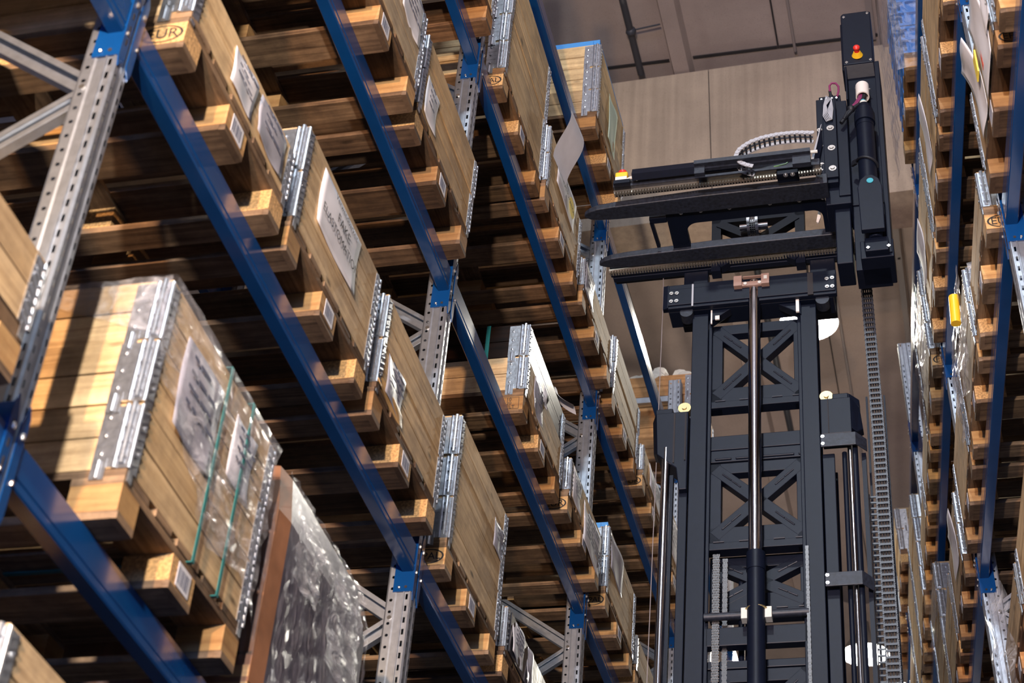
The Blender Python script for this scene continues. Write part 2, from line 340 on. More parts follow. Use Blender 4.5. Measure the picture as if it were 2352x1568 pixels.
pipe(.20, YG+.62, 46, .035, 'pipe', 'dark pipe on the far ceiling seen through the mast frame', .11)
b = MB(); b.cyl((-.47, YG-.55, ZC-.10), (-.2, YG-.58, ZC-.10), .008, 8); b.ball((-.47, YG-.55, ZC-.11), .05, 10)
tag(part('conduit_branch', b, 'pipe', smooth=True), 'thin branch conduit from the dark ceiling pipe to the concrete rib', 'conduit')
# ------------------------------------------------------------------ pendant lamps over the aisle
def pendant(x, y, z, r, lab):
    t = thing('pendant_lamp', lab, 'lamp', loc=(x, y, z), group='pendant lamps over the aisle')
    b = MB(); b.lathe([(r, 0), (r*.93, .06), (r*.62, .2), (r*.3, .3), (.07, .34), (.06, .46), (.0, .46)], 32); part('lamp_shade', b, 'shade', t, True)
    b = MB(); b.lathe([(r*.99, .002), (r*.91, .065), (r*.6, .195), (r*.28, .285), (0, .31)], 32); part('shade_lining', b, 'shadein', t, True)
    b = MB(); b.ball((0, 0, .16), .055, 14, (1, 1, 1.5)); part('bulb', b, 'bulb', t, True)
    b = MB(); b.cyl((0, 0, .46), (0, 0, ZC-z-.01), .012, 8); part('suspension_rod', b, 'pipe', t)
    l = lamp('pendant_light', 'POINT', (x, y, z-.03), 1100, (1, .94, .82), .05)
LZ = 7.8+Z0
pendant(.751, 11.16, LZ, .285, 'white lined pendant lamp partly hidden behind the right mast rail')
pendant(.69, 18.1, 7.9+Z0, .30, 'glaring lit pendant lamp low right between the mast and hose chain')
for i, (x, y) in enumerate(PEND):
    pendant_lab = ['pendant lamp above the aisle far behind the viewpoint', 'pendant lamp above the aisle right behind the viewpoint'][i]
    t = thing('pendant_lamp', pendant_lab, 'lamp', loc=(x, y, 13.05), group='pendant lamps over the aisle')
    b = MB(); b.lathe([(.28, 0), (.26, .06), (.17, .2), (.085, .3), (.07, .34), (.06, .46), (0, .46)], 24); part('lamp_shade', b, 'shade', t, True)
    b = MB(); b.cyl((0, 0, .46), (0, 0, ZC-13.06), .012, 8); part('suspension_rod', b, 'pipe', t)

# ------------------------------------------------------------------ pallet racking
# upright post profile in (x, y): x = 0 is the aisle face, y = 0 the side turned to the viewer; each span may carry a column of punched holes
PROF = [((-.100, .014), None), ((-.100, .002), None), ((-.094, 0), None), ((-.066, 0), ('r', .5, .012, .012)), ((-.060, .003), None), ((-.036, .003), None), ((-.033, -.003), None), ((-.029, -.003), None),
        ((-.027, .002), None), ((-.012, .002), ('s', .5, .009, .024)), ((-.010, -.002), None), ((-.006, -.002), None), ((0, .004), None), ((0, .020), ('s', .62, .008, .022)), ((-.003, .024), None),
        ((-.003, .044), None), ((0, .048), None), ((0, .064), ('s', .4, .008, .022)), ((-.006, .070), None), ((-.030, .070), None), ((-.066, .070), None), ((-.094, .070), None), ((-.100, .068), None), ((-.100, .056), None)]
def post_mesh(sx, z0, z1, y_off=0, x_off=0, flip=False, holes=True):
    b = MB(); pts = [p[0] for p in PROF]; P = .05
    def xy(p): return ((x_off+(-p[0]-.1 if flip else p[0]))*sx, y_off+p[1])
    for i in range(len(PROF)-1):
        a, c = xy(pts[i]), xy(pts[i+1]); h = PROF[i+1][1] if holes else None
        A = lambda t, z: (a[0]+(c[0]-a[0])*t, a[1]+(c[1]-a[1])*t, z)
        if h is None: b.face([A(0, z0), A(1, z0), A(1, z1), A(0, z1)])
        else:
            wdt = math.dist(pts[i], pts[i+1]); hw = h[2]/wdt/2; t0, t1 = h[1]-hw, h[1]+hw; hh = h[3]/2
            b.face([A(0, z0), A(t0, z0), A(t0, z1), A(0, z1)]); b.face([A(t1, z0), A(1, z0), A(1, z1), A(t1, z1)])
            z = z0; k = 0; sh = .0125 if h[0] == 's' else 0
            while True:
                zc = z0+P*(k+.5)+sh; 
                if zc+hh > z1: b.face([A(t0, z), A(t1, z), A(t1, z1), A(t0, z1)]); break
                b.face([A(t0, z), A(t1, z), A(t1, zc-hh), A(t0, zc-hh)])
                if h[0] == 'r':
                    q = hh*.45; e = (t1-t0)*.3
                    for zz, s_ in ((zc-hh, 1), (zc+hh, -1)):
                        b.face([A(t0, zz), A(t0+e, zz), A(t0, zz+q*s_)]); b.face([A(t1, zz), A(t1-e, zz), A(t1, zz+q*s_)])
                z = zc+hh; k += 1
    # dark back so that the post is a closed section
    b.face([(*xy((-.100, .060)), z0), (*xy((-.100, .012)), z0), (*xy((-.100, .012)), z1), (*xy((-.100, .060)), z1)])
    return b
def frame_unit(sx, X, k, ztop, zbot, label, group, jz, vis=True):
    t = thing('rack_upright_frame', label, 'upright', X @ Matrix.Translation((0, BAY*k, zbot)), group=group)
    def P(nm, b, mt, sm=False): b.xform(Matrix.Translation((0, 0, -zbot))); return part(nm, b, mt, t, sm)
    P('front_post', post_mesh(sx, zbot, ztop, holes=vis), 'galv'); P('rear_post', post_mesh(sx, zbot, ztop, 0, -1.0, True, holes=False), 'galv')
    # C-section zigzag bracing between the two posts
    z = jz
    while z-LEV > zbot+.3: z -= LEV
    while z < ztop-.2:
        for (x0, za, x1, zb) in ((-.08, z+.02, -1.02, z+LEV/2), (-1.02, z+LEV/2+.04, -.08, z+LEV-.02)):
            if zb > ztop-.05 or za > ztop-.05: continue
            p0, p1 = Vector((x0*sx, .036, za)), Vector((x1*sx, .036, zb)); d = (p1-p0).normalized(); nrm = Vector((-d.z, 0, d.x)); b = MB()
            b.bar(p0, p1, .004, .056, nrm); 
            for s_ in (-1, 1): b.bar(p0+nrm*.028*s_+Vector((0, -.014, 0)), p1+nrm*.028*s_+Vector((0, -.014, 0)), .030, .004, nrm)
            for s_ in (-1, 1): b.bar(p0+nrm*.020*s_+Vector((0, -.028, 0)), p1+nrm*.020*s_+Vector((0, -.028, 0)), .003, .016, nrm)
            P('diagonal_brace', b, 'galv')
        b = MB(); b.cyl((-.076*sx, -.006, z), (-.076*sx, .05, z), .009, 8); P('brace_bolt', b, 'bolt')
        z += LEV
    b = MB()
    for s_, zz in ((1, zbot+.12), (1, ztop-.16)): b.bar((-.08*sx, .036, zz), (-1.02*sx, .036, zz), .03, .05)
    P('horizontal_brace', b, 'galv')
    b = MB(); b.box((-.13*sx, -.03, zbot), (.03*sx, .1, zbot+.008)); b.box((-1.13*sx, -.03, zbot), (-.97*sx, .1, zbot+.008)); P('footplate', b, 'galv')
def rack_beam(sx, X, n_, k, label, group, rear=False):
    xo = -1.1 if rear else 0
    t = thing('rack_beam', label, 'beam', X @ Matrix.Translation((xo*sx, BAY*k, LEV*n_)), group=group)
    g = -1 if rear else 1
    y0, y1 = .074, BAY-.004; b = MB()
    pr = [(0, .092), (-.004, .087), (-.046, .087), (-.05, .091), (-.05, .198), (-.046, .2), (-.004, .2), (0, .196), (0, .118), (-.003, .115), (-.003, .109), (0, .106)]
    b.prism([(x*sx*g, y0, z) for x, z in pr], (0, y1-y0, 0)); part('beam_profile', b, 'blue', t)
    # end connectors: plate against the post side, flange hooked round the aisle face
    for (ya, s_) in ((BAY, -1), (.07, 1)):
        b = MB(); yb = ya+.004*s_
        b.box((-.076*sx*g, min(ya, yb), 0), (.004*sx*g, max(ya, yb), .262))
        fl = [(ya-.0*s_, .0), (ya+.006*s_, -.03 if s_ > 0 else .0), (ya-.024*s_, .03), (ya-.024*s_, .232), (ya-.006*s_, .285 if s_ > 0 else .262), (ya, .262)]
        fl = [(ya+.005*s_, .262), (ya+.005*s_, 0), (ya-.004*s_, -.035), (ya-.026*s_, .0), (ya-.026*s_, .235), (ya-.008*s_, .292)]
        b.prism([(.001*sx*g, y, z) for y, z in fl], (.004*sx*g, 0, 0)); c = part('beam_connector', b, 'blue', t)
        b = MB(); b.ball((.007*sx*g, ya-.012*s_, .205), .007, 8, (1, .8, 1.6)); b.ball((.007*sx*g, ya-.004*s_, .085), .006, 8, (1, .8, 1.4))
        if s_ < 0 and not rear:
            b.ball((-.052*sx, ya-.006, .018), .006, 8)
        part('safety_pin', b, 'bolt', c)
        if s_ < 0 and not rear:
            b = MB()
            for hx in (-.026,): b.cyl((hx*sx, ya-.0055, .02), (hx*sx, ya-.0035, .02), .006, 10)
            for hz in (.06, .11, .16, .21): b.box((.0052*sx, ya+.008, hz-.012), (.0058*sx, ya+.016, hz+.012))
            part('slot_hole', b, 'joint', c)
ORD = ['first', 'second', 'third', 'fourth', 'fifth', 'sixth', 'seventh', 'eighth']
LS = {3: 'top', 2: 'second highest', 1: 'third highest', 0: 'fourth highest', -1: 'fifth highest', -2: 'sixth highest', -3: 'lowest'}
RS = {2: 'top', 1: 'second highest', 0: 'third highest', -1: 'fourth highest', -2: 'fifth highest', -3: 'lowest'}
BN = {-1: 'the bay nearest the viewpoint', 0: 'the first bay', 1: 'the second bay', 2: 'the third bay', 3: 'the fourth bay', 4: 'the fifth bay', 5: 'the sixth bay'}
LU = {-1: 'galvanised upright frame of the left rack standing beside the viewpoint', 0: 'large blurred galvanised upright frame nearest on the left rack', 1: 'galvanised upright frame in the middle of the left rack, second from the viewer',
      2: 'galvanised upright frame of the left rack just left of the forks, third from the viewer', 3: 'galvanised upright frame with its top end showing behind the mast bracket', 4: 'fifth galvanised upright frame of the left rack hidden behind the mast', 5: 'sixth galvanised upright frame of the left rack far behind the mast'}
for k in range(-1, 6): frame_unit(1, LM, k, 3.69*LEV+.01, -Z0+.002, LU[k], 'left rack upright frames', -.11, k in (0, 1, 2, 3))
RU = {-1: 'galvanised upright frame of the right rack closest to the viewpoint', 0: 'bright galvanised upright frame at the right picture edge', 1: 'galvanised upright frame low on the right rack beside the film bag', 2: 'galvanised upright frame with its top end against the ceiling on the right rack',
      3: 'fourth galvanised upright frame of the right rack', 4: 'fifth galvanised upright frame of the right rack', 5: 'sixth galvanised upright frame of the right rack'}
for k in range(-1, 6): frame_unit(-1, RM, k, 2.72*LEV, -(RM[2][3]+RM[2][1]*BAY*k+RM[2][0]*.1)/RM[2][2]+.004, RU[k], 'right rack upright frames', -.11, k in (0, 1, 2))
for k in range(-1, 5):
    for n_ in range(-3, 4):
        rack_beam(1, LM, n_, k, 'blue front beam on the %s level of the left rack, %s' % (LS[n_], BN[k]), 'left rack front beams')
        if n_ >= -1: rack_beam(1, LM, n_, k, 'blue rear beam on the %s level of the left rack, %s' % (LS[n_], BN[k]), 'left rack rear beams', True)
    for n_ in range(-3, 3):
        rack_beam(-1, RM, n_, k, 'blue front beam on the %s level of the right rack, %s' % (RS[n_], BN[k]), 'right rack front beams')
        if n_ >= -1: rack_beam(-1, RM, n_, k, 'blue rear beam on the %s level of the right rack, %s' % (RS[n_], BN[k]), 'right rack rear beams', True)
# ------------------------------------------------------------------ pallet crates (flat pallet with hinged wooden collars)
PW, PD, PH, CH = .8, 1.2, .144, .2
def pallet_mesh(seed):
    random.seed(seed); b = MB(); y = 0; g = (.8-.635)/4
    for wd in (.145, .1, .145, .1, .145): b.box((-PD, y, .122), (0+random.uniform(-.004, .002), y+wd, .144), j=.001); y += wd+g
    for x in (0, -.5275, -1.055): b.box((x-.145, 0, .1), (x-.003, .8, .122), j=.001)
    return b.mesh('pallet', ['oldboard_shaded'])
def bboard_mesh(wd, seed):
    random.seed(seed); b = MB(); c = .02; t = random.random()
    b.box((-PD+c, 0, 0), (-c, wd, .022), t, j=.0008)
    for x0, x1 in ((-c, 0), (-PD, -PD+c)): 
        xo, xi = (0, -c) if x0 == -c else (-PD, -PD+c)
        b.prism([(xi, 0, 0), (xo, .002, 0), (xo, wd-.003, 0), (xi, wd, 0)], (0, 0, .022), tone=t)
    return b.mesh('bottom_board', ['oldboard_shaded'])
def block_mesh(wd, kind, seed):
    random.seed(seed); b = MB(); b.box((-.143, 0, .022), (-.002, wd, .1), random.random(), j=.0012); return b.mesh('block', [kind])
def collar_mesh(seed):
    random.seed(seed); b = MB(); T = .021
    for z in (.0015, .1025):
        h = .096
        b.box((-T, .003, z), (0, PW-.003, z+h), j=.0008); b.box((-PD, .003, z), (-PD+T, PW-.003, z+h), j=.0008)
        b.box((-PD+T, 0, z), (-T, T, z+h), j=.0008); b.box((-PD+T, PW-T, z), (-T, PW, z+h), j=.0008)
    return b.mesh('collar', ['pine'])
def hinge_mesh(sy, seed):
    random.seed(seed); b = MB(); Y = lambda y: y*sy
    def bx(lo, hi): 
        b.box((lo[0], min(Y(lo[1]), Y(hi[1])), lo[2]), (hi[0], max(Y(lo[1]), Y(hi[1])), hi[2]))
    bx((-.098, -.0035, .004), (-.040, -.001, .188))
    for (xa, xb) in ((-.060, -.046),):      # lug lapping over what is below
        bx((-.096, -.0055, -.032), (-.058, -.0025, .03))
    b.cyl((-.036, Y(-.002), .0), (-.036, Y(-.002), .192), .0075, 8); b.cyl((-.018, Y(-.003), .012), (-.018, Y(-.003), .196), .009, 10)
    bx((-.030, -.003, .0), (-.002, -.001, .19))
    b.cyl((-.077, Y(-.006), -.03), (-.077, Y(-.006), .022), .007, 8)
    for z in (.045, .1, .155): b.ball((-.078, Y(-.004), z), .0075, 8, (1, .5, 1)); bx((-.09, -.0042, z+.022), (-.046, -.003, z+.026))
    for z in (.03, .075, .12, .165): bx((-.03, -.0105, z-.002), (-.006, -.002, z+.002))
    bx((.0005, .0, .0), (.003, .046, .19)); b.cyl((.002, Y(.002), .0), (.002, Y(.002), .19), .006, 8)
    for k in range(7): 
        z = .012+k*.026; b.bar((.004, Y(.004), z), (.004, Y(.040), z+.018), .006, .006, (1, 0, 0))
    bx((.001, .006, -.035), (.0035, .03, .01))
    b.ball((.004, Y(.034), .06), .006, 6); b.ball((.004, Y(.034), .14), .006, 6)
    return b.mesh('hinge', ['hinge'])
PAL = [pallet_mesh(i) for i in range(4)]; BB1 = [bboard_mesh(.1, 20+i) for i in range(5)]; BB2 = [bboard_mesh(.145, 30+i) for i in range(5)]
BK1 = [block_mesh(.1, kd, 40+i) for i, kd in enumerate(('block', 'block', 'chip', 'block'))]; BK2 = [block_mesh(.145, kd, 50+i) for i, kd in enumerate(('block', 'chip', 'block', 'block'))]
CO = [collar_mesh(60+i) for i in range(6)]; HL = hinge_mesh(1, 5); HR = hinge_mesh(-1, 6)
random.seed(99)
def bar_label(par, z=.061, w_=.07):
    b = MB(); b.box((.0005, .36, z-.034), (.0018, .36+w_+.012, z+.034)); l = part('paper_label', b, 'paper', par); l['label'] = 'white printed barcode sticker'
    b = MB(); y = .366
    while y < .36+w_: d = random.choice((.002, .004, .006)); b.box((.0019, y, z-.024), (.0022, y+d, z+.022)); y += d+random.choice((.003, .005))
    part('barcode', b, 'inkg', l)
def stamp(par, txt, yface, x=-.072, ring=True, box=False, yfar=False):
    b = MB(); z = .061
    if ring:
        for q in range(28):
            a0, a1 = 2*math.pi*q/28, 2*math.pi*(q+1)/28
            p = [(x+.060*math.cos(a)*r, yface, z+.032*math.sin(a)*r) for a, r in ((a0, 1.06), (a1, 1.06), (a1, .93), (a0, .93))]; b.face(p)
    if box:
        for lo, hi in (((x-.05, z-.034), (x+.05, z-.032)), ((x-.05, z+.032), (x+.05, z+.034)), ((x+.048, z-.034), (x+.05, z+.034)), ((x-.05, z-.034), (x-.048, z+.034))): b.face([(lo[0], yface, lo[1]), (hi[0], yface, lo[1]), (hi[0], yface, hi[1]), (lo[0], yface, hi[1])])
    s_ = 1 if not yfar else -1
    for i, tx in enumerate(txt.split('\n')):
        n_ = len(txt.split('\n')); text_mesh(tx, (.054 if len(tx) < 4 else .046) if n_ == 1 else .026, frame((x, yface, z+(n_-1)*.011-i*.022), (s_, 0, 0), (0, 0, 1)), b)
    o = link('brand_mark', b.mesh('brand_mark', [M['ink']], recalc=False), par); o['label'] = 'black branded pallet mark reading %s' % txt.replace('\n', ' ')
def sheet(par, y0, y1, z0, z1, mt='paper', nm='paper_label', lines=3, off=.003, curl=0., lab=None, skew=0., ymir=False):
    if ymir: y0, y1 = PW-y1, PW-y0
    rs = random.random()*9
    def fn(u, v):
        y = y0+(y1-y0)*u; z = z0+(z1-z0)*v+skew*u; x = off+.006*math.sin(u*5+rs)*math.sin(v*4+rs)+.004+curl*max(0, v-.35)**2*1.8
        return (x, y, z)
    b = MB(); b.grid(fn, 10, 10); o = link(nm, b.mesh(nm, [M[mt]], True, False), par)
    o.modifiers.new('thickness', 'SOLIDIFY').thickness = .0012
    if lab: o['label'] = lab
    if lines and not curl:
        b = MB()
        for k in range(lines):
            z = z1-(z1-z0)*(.18+.66*k/max(1, lines)); n_ = random.randint(2, 4); y = y0+.12*(y1-y0)
            for q in range(n_):
                ln = random.uniform(.08, .3)*(y1-y0)
                if y+ln > y1-.06*(y1-y0): break
                b.box((off+.0135, y, z), (off+.0140, y+ln, z+min(.012, (z1-z0)*.05))); y += ln+.05*(y1-y0)
        if b.f: part('print', b, 'inkg', o)
    return o
def film_sheet(par, y0, y1, ztop, zlow, mt='film', amp=.012, off=.014, wrap=.0, nm='stretch_film', lab='clear crumpled stretch film'):
    random.seed(int(1000*abs(y0+ztop))); ph = [random.random()*6.28 for _ in range(8)]
    def fn(u, v):
        y = y0+(y1-y0)*u; zl = zlow(u); z = zl+(ztop-zl)*v
        d = amp*(math.sin(y*19+z*31+ph[0])+.8*math.sin(y*47-z*23+ph[1])+.6*math.sin(y*13+z*71+ph[2])+.5*math.sin(y*83+z*57+ph[3]))*(.3+.7*(1-v))
        return (off+d*.55, y+.01*math.sin(z*40+ph[4]), z)
    b = MB(); b.grid(fn, 34, 26); o = link(nm, b.mesh(nm, [M[mt]], True, False), par); o['label'] = lab; return o
CRATES = []
def crate(X, right, y0, n_, ncol, label, x=.075, tint=(1, 1, 1), ptint=None, group=None, marks=None, extra=None, bars=True, ctint=None, skew=0.):
    z = LEV*n_+.2
    if right: T = X @ Matrix.Translation((-x, y0+PW, z)) @ Matrix.Rotation(math.pi+skew, 4, 'Z')
    else: T = X @ Matrix.Translation((x, y0, z)) @ Matrix.Rotation(skew, 4, 'Z')
    t = thing('pallet_crate', label, 'crate', T, group=group); ptint = ptint or tint; c4 = (*ptint, 1)
    i = len(CRATES); CRATES.append(t)
    p = link('pallet', PAL[i % 4], t, color=c4)
    for q, (y, wd) in enumerate(((0, .1), (.3275, .145), (.7, .1))):
        link('bottom_board', (BB2 if wd > .12 else BB1)[(i*3+q) % 5], p, (0, y, 0), color=c4)
        for xx in (0, -.5275, -1.055):
            a = random.uniform(.9, 1.1); link('block', (BK2 if wd > .12 else BK1)[(i+q+(i*q) % 3) % 4], p, (xx, y, 0), color=(c4[0]*a, c4[1]*a, c4[2]*a, 1))
    if bars: bar_label(p)
    if marks:
        if right: stamp(p, marks[0], PW+.0012, yfar=True, **marks[1])
        else: stamp(p, marks[0], -.0012, **marks[1])
    cols = []
    for k in range(ncol):
        a = random.uniform(.92, 1.06); tc = (ctint or {}).get(k, tint)
        c = link('collar', CO[(i+k*2) % 6], t, (random.uniform(-.003, .003), random.uniform(-.003, .003), PH+CH*k), color=(tc[0]*a, tc[1]*a, tc[2]*a, 1)); cols.append(c)
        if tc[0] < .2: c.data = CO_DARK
        link('hinge', HL, c, (0, 0, 0)); link('hinge', HR, c, (0, PW, 0))
    if extra: extra(t, p, cols)
    return t
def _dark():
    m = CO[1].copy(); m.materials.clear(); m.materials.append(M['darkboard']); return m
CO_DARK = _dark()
GREY = (.78, .80, .82); AGED = (.80, .74, .66); DARK = (.5, .44, .4); BLOND = (1.06, 1.0, .88); RED = (.95, .74, .58); OLD = (.6, .52, .45)
GL = 'pallet crates on the left rack'; GR = 'pallet crates on the right rack'
def strap(t, y=None, x=None, ztop=.744):
    b = MB()
    if y is not None:
        b.box((.012, y, .118), (.0145, y+.015, ztop)); b.box((-1.18, y, .1165), (.0145, y+.015, .119)); b.box((-1.18, y, ztop), (.0145, y+.015, ztop+.002))
    else:
        b.box((x-.02, -.004, .146), (x, -.0015, ztop)); b.box((x-.02, 0, ztop), (x, PW, ztop+.002))
    o = part('strap', b, 'teal', t); o['label'] = 'thin teal plastic strap'
# -- extras of single crates
def x_film(t, p, c):
    sheet(t, .14, .40, .38, .66, 'paperg', 'document_pocket', 4, .004, lab='large grey document pocket under the film')
    sheet(t, .50, .66, .46, .66, 'paper', 'document_pocket', 4, .004, lab='second document under the film')
    film_sheet(t, -.004, .81, .752, lambda u: .42-.28*u+.05*math.sin(u*9), amp=.011)
    b = MB(); b.grid(lambda u, v: (-.42*u, -.008+.004*math.sin(u*20+v*9), .752-.20*v*(1-.8*u)), 12, 8); o = link('stretch_film', b.mesh('stretch_film', [M['film']], True, False), t); o['label'] = 'clear film folded round the side'
    b = MB(); b.grid(lambda u, v: (.012-.6*u, -.006+.82*v, .754+.004*math.sin(u*17+v*23)), 10, 10); link('stretch_film', b.mesh('stretch_film', [M['film']], True, False), t)
    strap(t, y=.40, ztop=.75); strap(t, y=.575, ztop=.75)
def x_docs(t, p, c):
    o = sheet(t, .28, .46, .16, .30, 'paper', lines=3, lab='white paper with handwritten lines'); sheet(t, .5, .72, .165, .315, 'paperg', 'document_pocket', 3, lab='crumpled grey plastic document pocket')
def x_fake(t, p, c):
    o = sheet(t, .16, .56, .27, .50, 'paper', lines=0, lab='large white sheet reading FAKE ELASTOMATION')
    b = MB()
    for tx, s_, y, z in (('Verwendbarkeit', .036, .38, .465), ('FAKE', .058, .37, .405), ('ELASTOMATION', .050, .36, .345)): text_mesh(tx, s_, frame((.0175, y, z), (0, 1, 0), (0, 0, 1)), b)
    link('lettering', b.mesh('lettering', [M['ink']], recalc=False), o)
def x_pocket(y0=.1, y1=.3, z0=.2, z1=.45, mt='paper', lines=4, lab='white document sheet', **k):
    return lambda t, p, c: sheet(t, y0, y1, z0, z1, mt, 'paper_label', lines, lab=lab, **k)
def both(*fs): return lambda t, p, c: [f(t, p, c) for f in fs]
def lid(mt, h=.035, lab='blue plastic lid'):
    def f(t, p, c):
        z = PH+CH*len(c); b = MB(); b.box((-1.19, .01, z), (-.01, .79, z+h)); b.box((-.06, .0, z-.03), (.006, .8, z-.0)) if mt == 'x' else None
        for k in range(4): b.box((-.30*k-.2, .0, z-.01), (-.30*k-.05, .012, z+h*.7))
        o = part('lid', b, mt, t); o['label'] = lab
    return f
def x_yellow(t, p, c):
    o = sheet(t, .18, .62, .30, .50, 'paper', lines=0, lab='white sheet with a yellow round label reading FAKE ELASTOMATION'); b = MB()
    text_mesh('FAKE', .05, frame((.0175, .33, .45), (0, 1, 0), (0, 0, 1)), b); text_mesh('ELASTOMATION', .04, frame((.0185, .42, .385), (0, 1, 0), (0, 0, 1)), b); link('lettering', b.mesh('lettering', [M['ink']], recalc=False), o)
    b = MB(); b.cyl((.0165, .50, .385), (.0172, .50, .385), .062, 24); part('round_label', b, 'ylab', o)
    b = MB(); b.grid(lambda u, v: (.012+.11*math.sin(v*2.4)*v+.02*u, .05+.24*u, .36+.36*v), 6, 14); o2 = link('paper_label', b.mesh('paper_label', [M['paper']], True, False), t); o2['label'] = 'blank white paper curling away from the crate'
def x_darkflap(t, p, c):
    strap(t, x=-.20, ztop=.546)
    sheet(t, .16, .34, .15, .34, 'paperg', 'document_pocket', 4, lab='crumpled white document'); sheet(t, .30, .38, .28, .38, 'paper', lines=0, off=.012, lab='small loose slip')
    b = MB(); b.grid(lambda u, v: (.012+.10*(1-v)**2, .50+.10*u, .40+.12*v+.02*math.sin(u*3)), 6, 10); o = link('paper_label', b.mesh('paper_label', [M['paper']], True, False), t); o['label'] = 'white paper flap hanging loose'
def x_foam(t, p, c):
    z = PH+CH*len(c); b = MB()
    for k in range(26):
        b.ball((-random.uniform(.05, 1.1), random.uniform(.04, .5), z+random.uniform(-.02, .05)), random.uniform(.05, .09), 8, (1.2, 1, .9))
    for k in range(8): b.ball((-random.uniform(.15, .5), .1+.05*k, z+.08), .075, 8, (1, .8, 1))
    o = part('foam_filling', b, 'foam', t, True); o['kind'] = 'stuff'; o['label'] = 'white foam filling heaped above the rim'
def x_black(t, p, c):
    b = MB(); b.box((.003, .05, -.0+.146), (.009, .79, .338)); o = part('black_cover', b, 'blackwrap', t); o['label'] = 'black plastic sheet over the front boards'
    sheet(t, .08, .28, .165, .33, 'paper', 'document_pocket', 5, .010, lab='white delivery note'); sheet(t, .36, .46, .15, .335, 'paperg', 'document_pocket', 0, .010, lab='clear pocket strip')

L = lambda *a, **k: crate(LM, False, *a, group=GL, **k)
R_ = lambda *a, **k: crate(RM, True, *a, group=GR, x=k.pop('x', .05), **k)
# n, left to right; y0 runs along the aisle
L(.10, -2, 4, 'tall blurred four-collar crate cut off at the bottom left corner', tint=(.9, .86, .8))
L(-.94, -1, 1, 'blurred single-collar crate at the left picture edge behind the nearest upright', tint=(.95, .9, .82))
for n_, ys in ((-2, (-.93, -1.83, -2.69)), (-1, (-1.83, -2.69)), (0, (-2.69,)), (1, (-.95, -1.85, -2.69)), (2, (-.95, -1.85, -2.69, .16))):  # crates out of view, added to keep floodlight off the deep shelves
    for y0 in ys: L(y0, n_, 3, 'left rack crate on the %s level, %s nearest upright' % (LS[n_], {-1: 'just before the', -2: 'second before the', -3: 'third before the', 0: 'just after the'}[math.floor(y0)]), tint=AGED)
for n_ in (0, 1):  # out-of-view crates added likewise to shade the right rack
    for y0 in ((-2.63,) if n_ == 0 else (-.87, -1.75, -2.63)): R_(y0, n_, 3, 'right rack crate on the %s level, %s before its first upright' % (RS[n_], {-1: 'just', -2: 'second', -3: 'third'}[math.floor(y0)]), tint=AGED)
L(.40, -1, 3, 'big three-collar crate under clear film with two teal straps at lower left', x=.089, tint=BLOND, extra=x_film, marks=None)
L(-.95, 0, 3, 'crate in the dark top left corner before the nearest upright', tint=AGED)
L(-1.85, 0, 3, 'crate beside the viewpoint on the fourth highest level of the left rack', tint=AGED)
L(.17, 0, 1, 'single-collar crate with EUR pallet mark and two documents beside the nearest upright', tint=BLOND, marks=('EUR', {}), extra=x_docs)
L(1.04, 0, 2, 'two-collar crate bearing the large white FAKE ELASTOMATION sheet', tint=(.97, .93, .86), ptint=AGED, extra=x_fake)
L(1.93, 0, 2, 'two-collar crate with a crumpled white document left of the middle upright', x=.08, tint=(.93, .84, .7), ptint=OLD, extra=both(x_pocket(.08, .27, .16, .33, 'paperg', 4, 'crumpled shiny white document'), x_pocket(.0, .3, .145, .2, 'paperk', 0, 'tan document pocket', off=.001)))
L(2.975, 0, 3, 'clean three-collar crate with EPAL pallet mark right of the middle upright', x=.06, tint=BLOND, marks=('EPAL', {}), extra=x_pocket(.60, .76, .48, .62, 'paperg', 4, 'small grey document at the upper right'))
L(3.87, 0, 1, 'single-collar crate covered in black sheet with a delivery note at the bottom edge', x=.07, tint=AGED, ptint=DARK, extra=x_black)
L(4.75, 0, 1, 'single-collar crate at the bottom edge left of the third upright', x=.07, tint=AGED)
L(.17, 1, 1, 'crate above the picture top edge left of the blue beam, first bay', tint=AGED, ptint=RED)
L(1.044, 1, 2, 'weathered grey two-collar crate at the top edge with a hanging document', x=.10, tint=GREY, ptint=(.95, .85, .72), extra=x_pocket(.50, .74, .30, .52, 'paper', 5, 'white crumpled document on grey boards'))
L(1.93, 1, 2, 'worn two-collar crate with a torn paper ending at the middle upright, second highest opening', x=.08, tint=(.86, .77, .64), ptint=OLD, extra=x_pocket(.06, .22, .16, .36, 'paper', 4, 'torn white paper strip'))
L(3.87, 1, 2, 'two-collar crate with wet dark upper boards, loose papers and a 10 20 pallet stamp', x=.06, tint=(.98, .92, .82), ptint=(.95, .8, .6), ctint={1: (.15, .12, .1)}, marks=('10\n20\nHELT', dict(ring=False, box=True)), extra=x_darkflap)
L(4.76, 1, 1, 'single-collar crate with long white documents beside the third upright', x=.085, tint=BLOND, marks=('EUR', {}), extra=both(x_pocket(.06, .26, .14, .33, 'paper', 6, 'white document with print'), x_pocket(.34, .76, .06, .30, 'paper', 6, 'long white paper sheet')))
L(5.75, 1, 2, 'two-collar crate with EPAL mark and light blue lid right of the third upright', x=.084, tint=BLOND, marks=('EPAL', {}), extra=both(lid('lightblue', .03, 'light blue plastic lid edge'), x_pocket(.05, .40, .30, .53, 'paperg', 0, 'plain grey sheet')))
L(6.66, 1, 1, 'single-collar crate low beside the silver mast rod', x=.08, tint=AGED)
L(7.54, 1, 1, 'single-collar crate behind the silver mast rod at the bottom', x=.08, tint=BLOND)
L(1.04, 2, 1, 'dark pallet crate above the top edge left of the second beam', tint=OLD, ptint=RED)
L(1.93, 2, 2, 'crate at the top edge just left of the middle upright', tint=(.95, .88, .75), ptint=(.8, .62, .46))
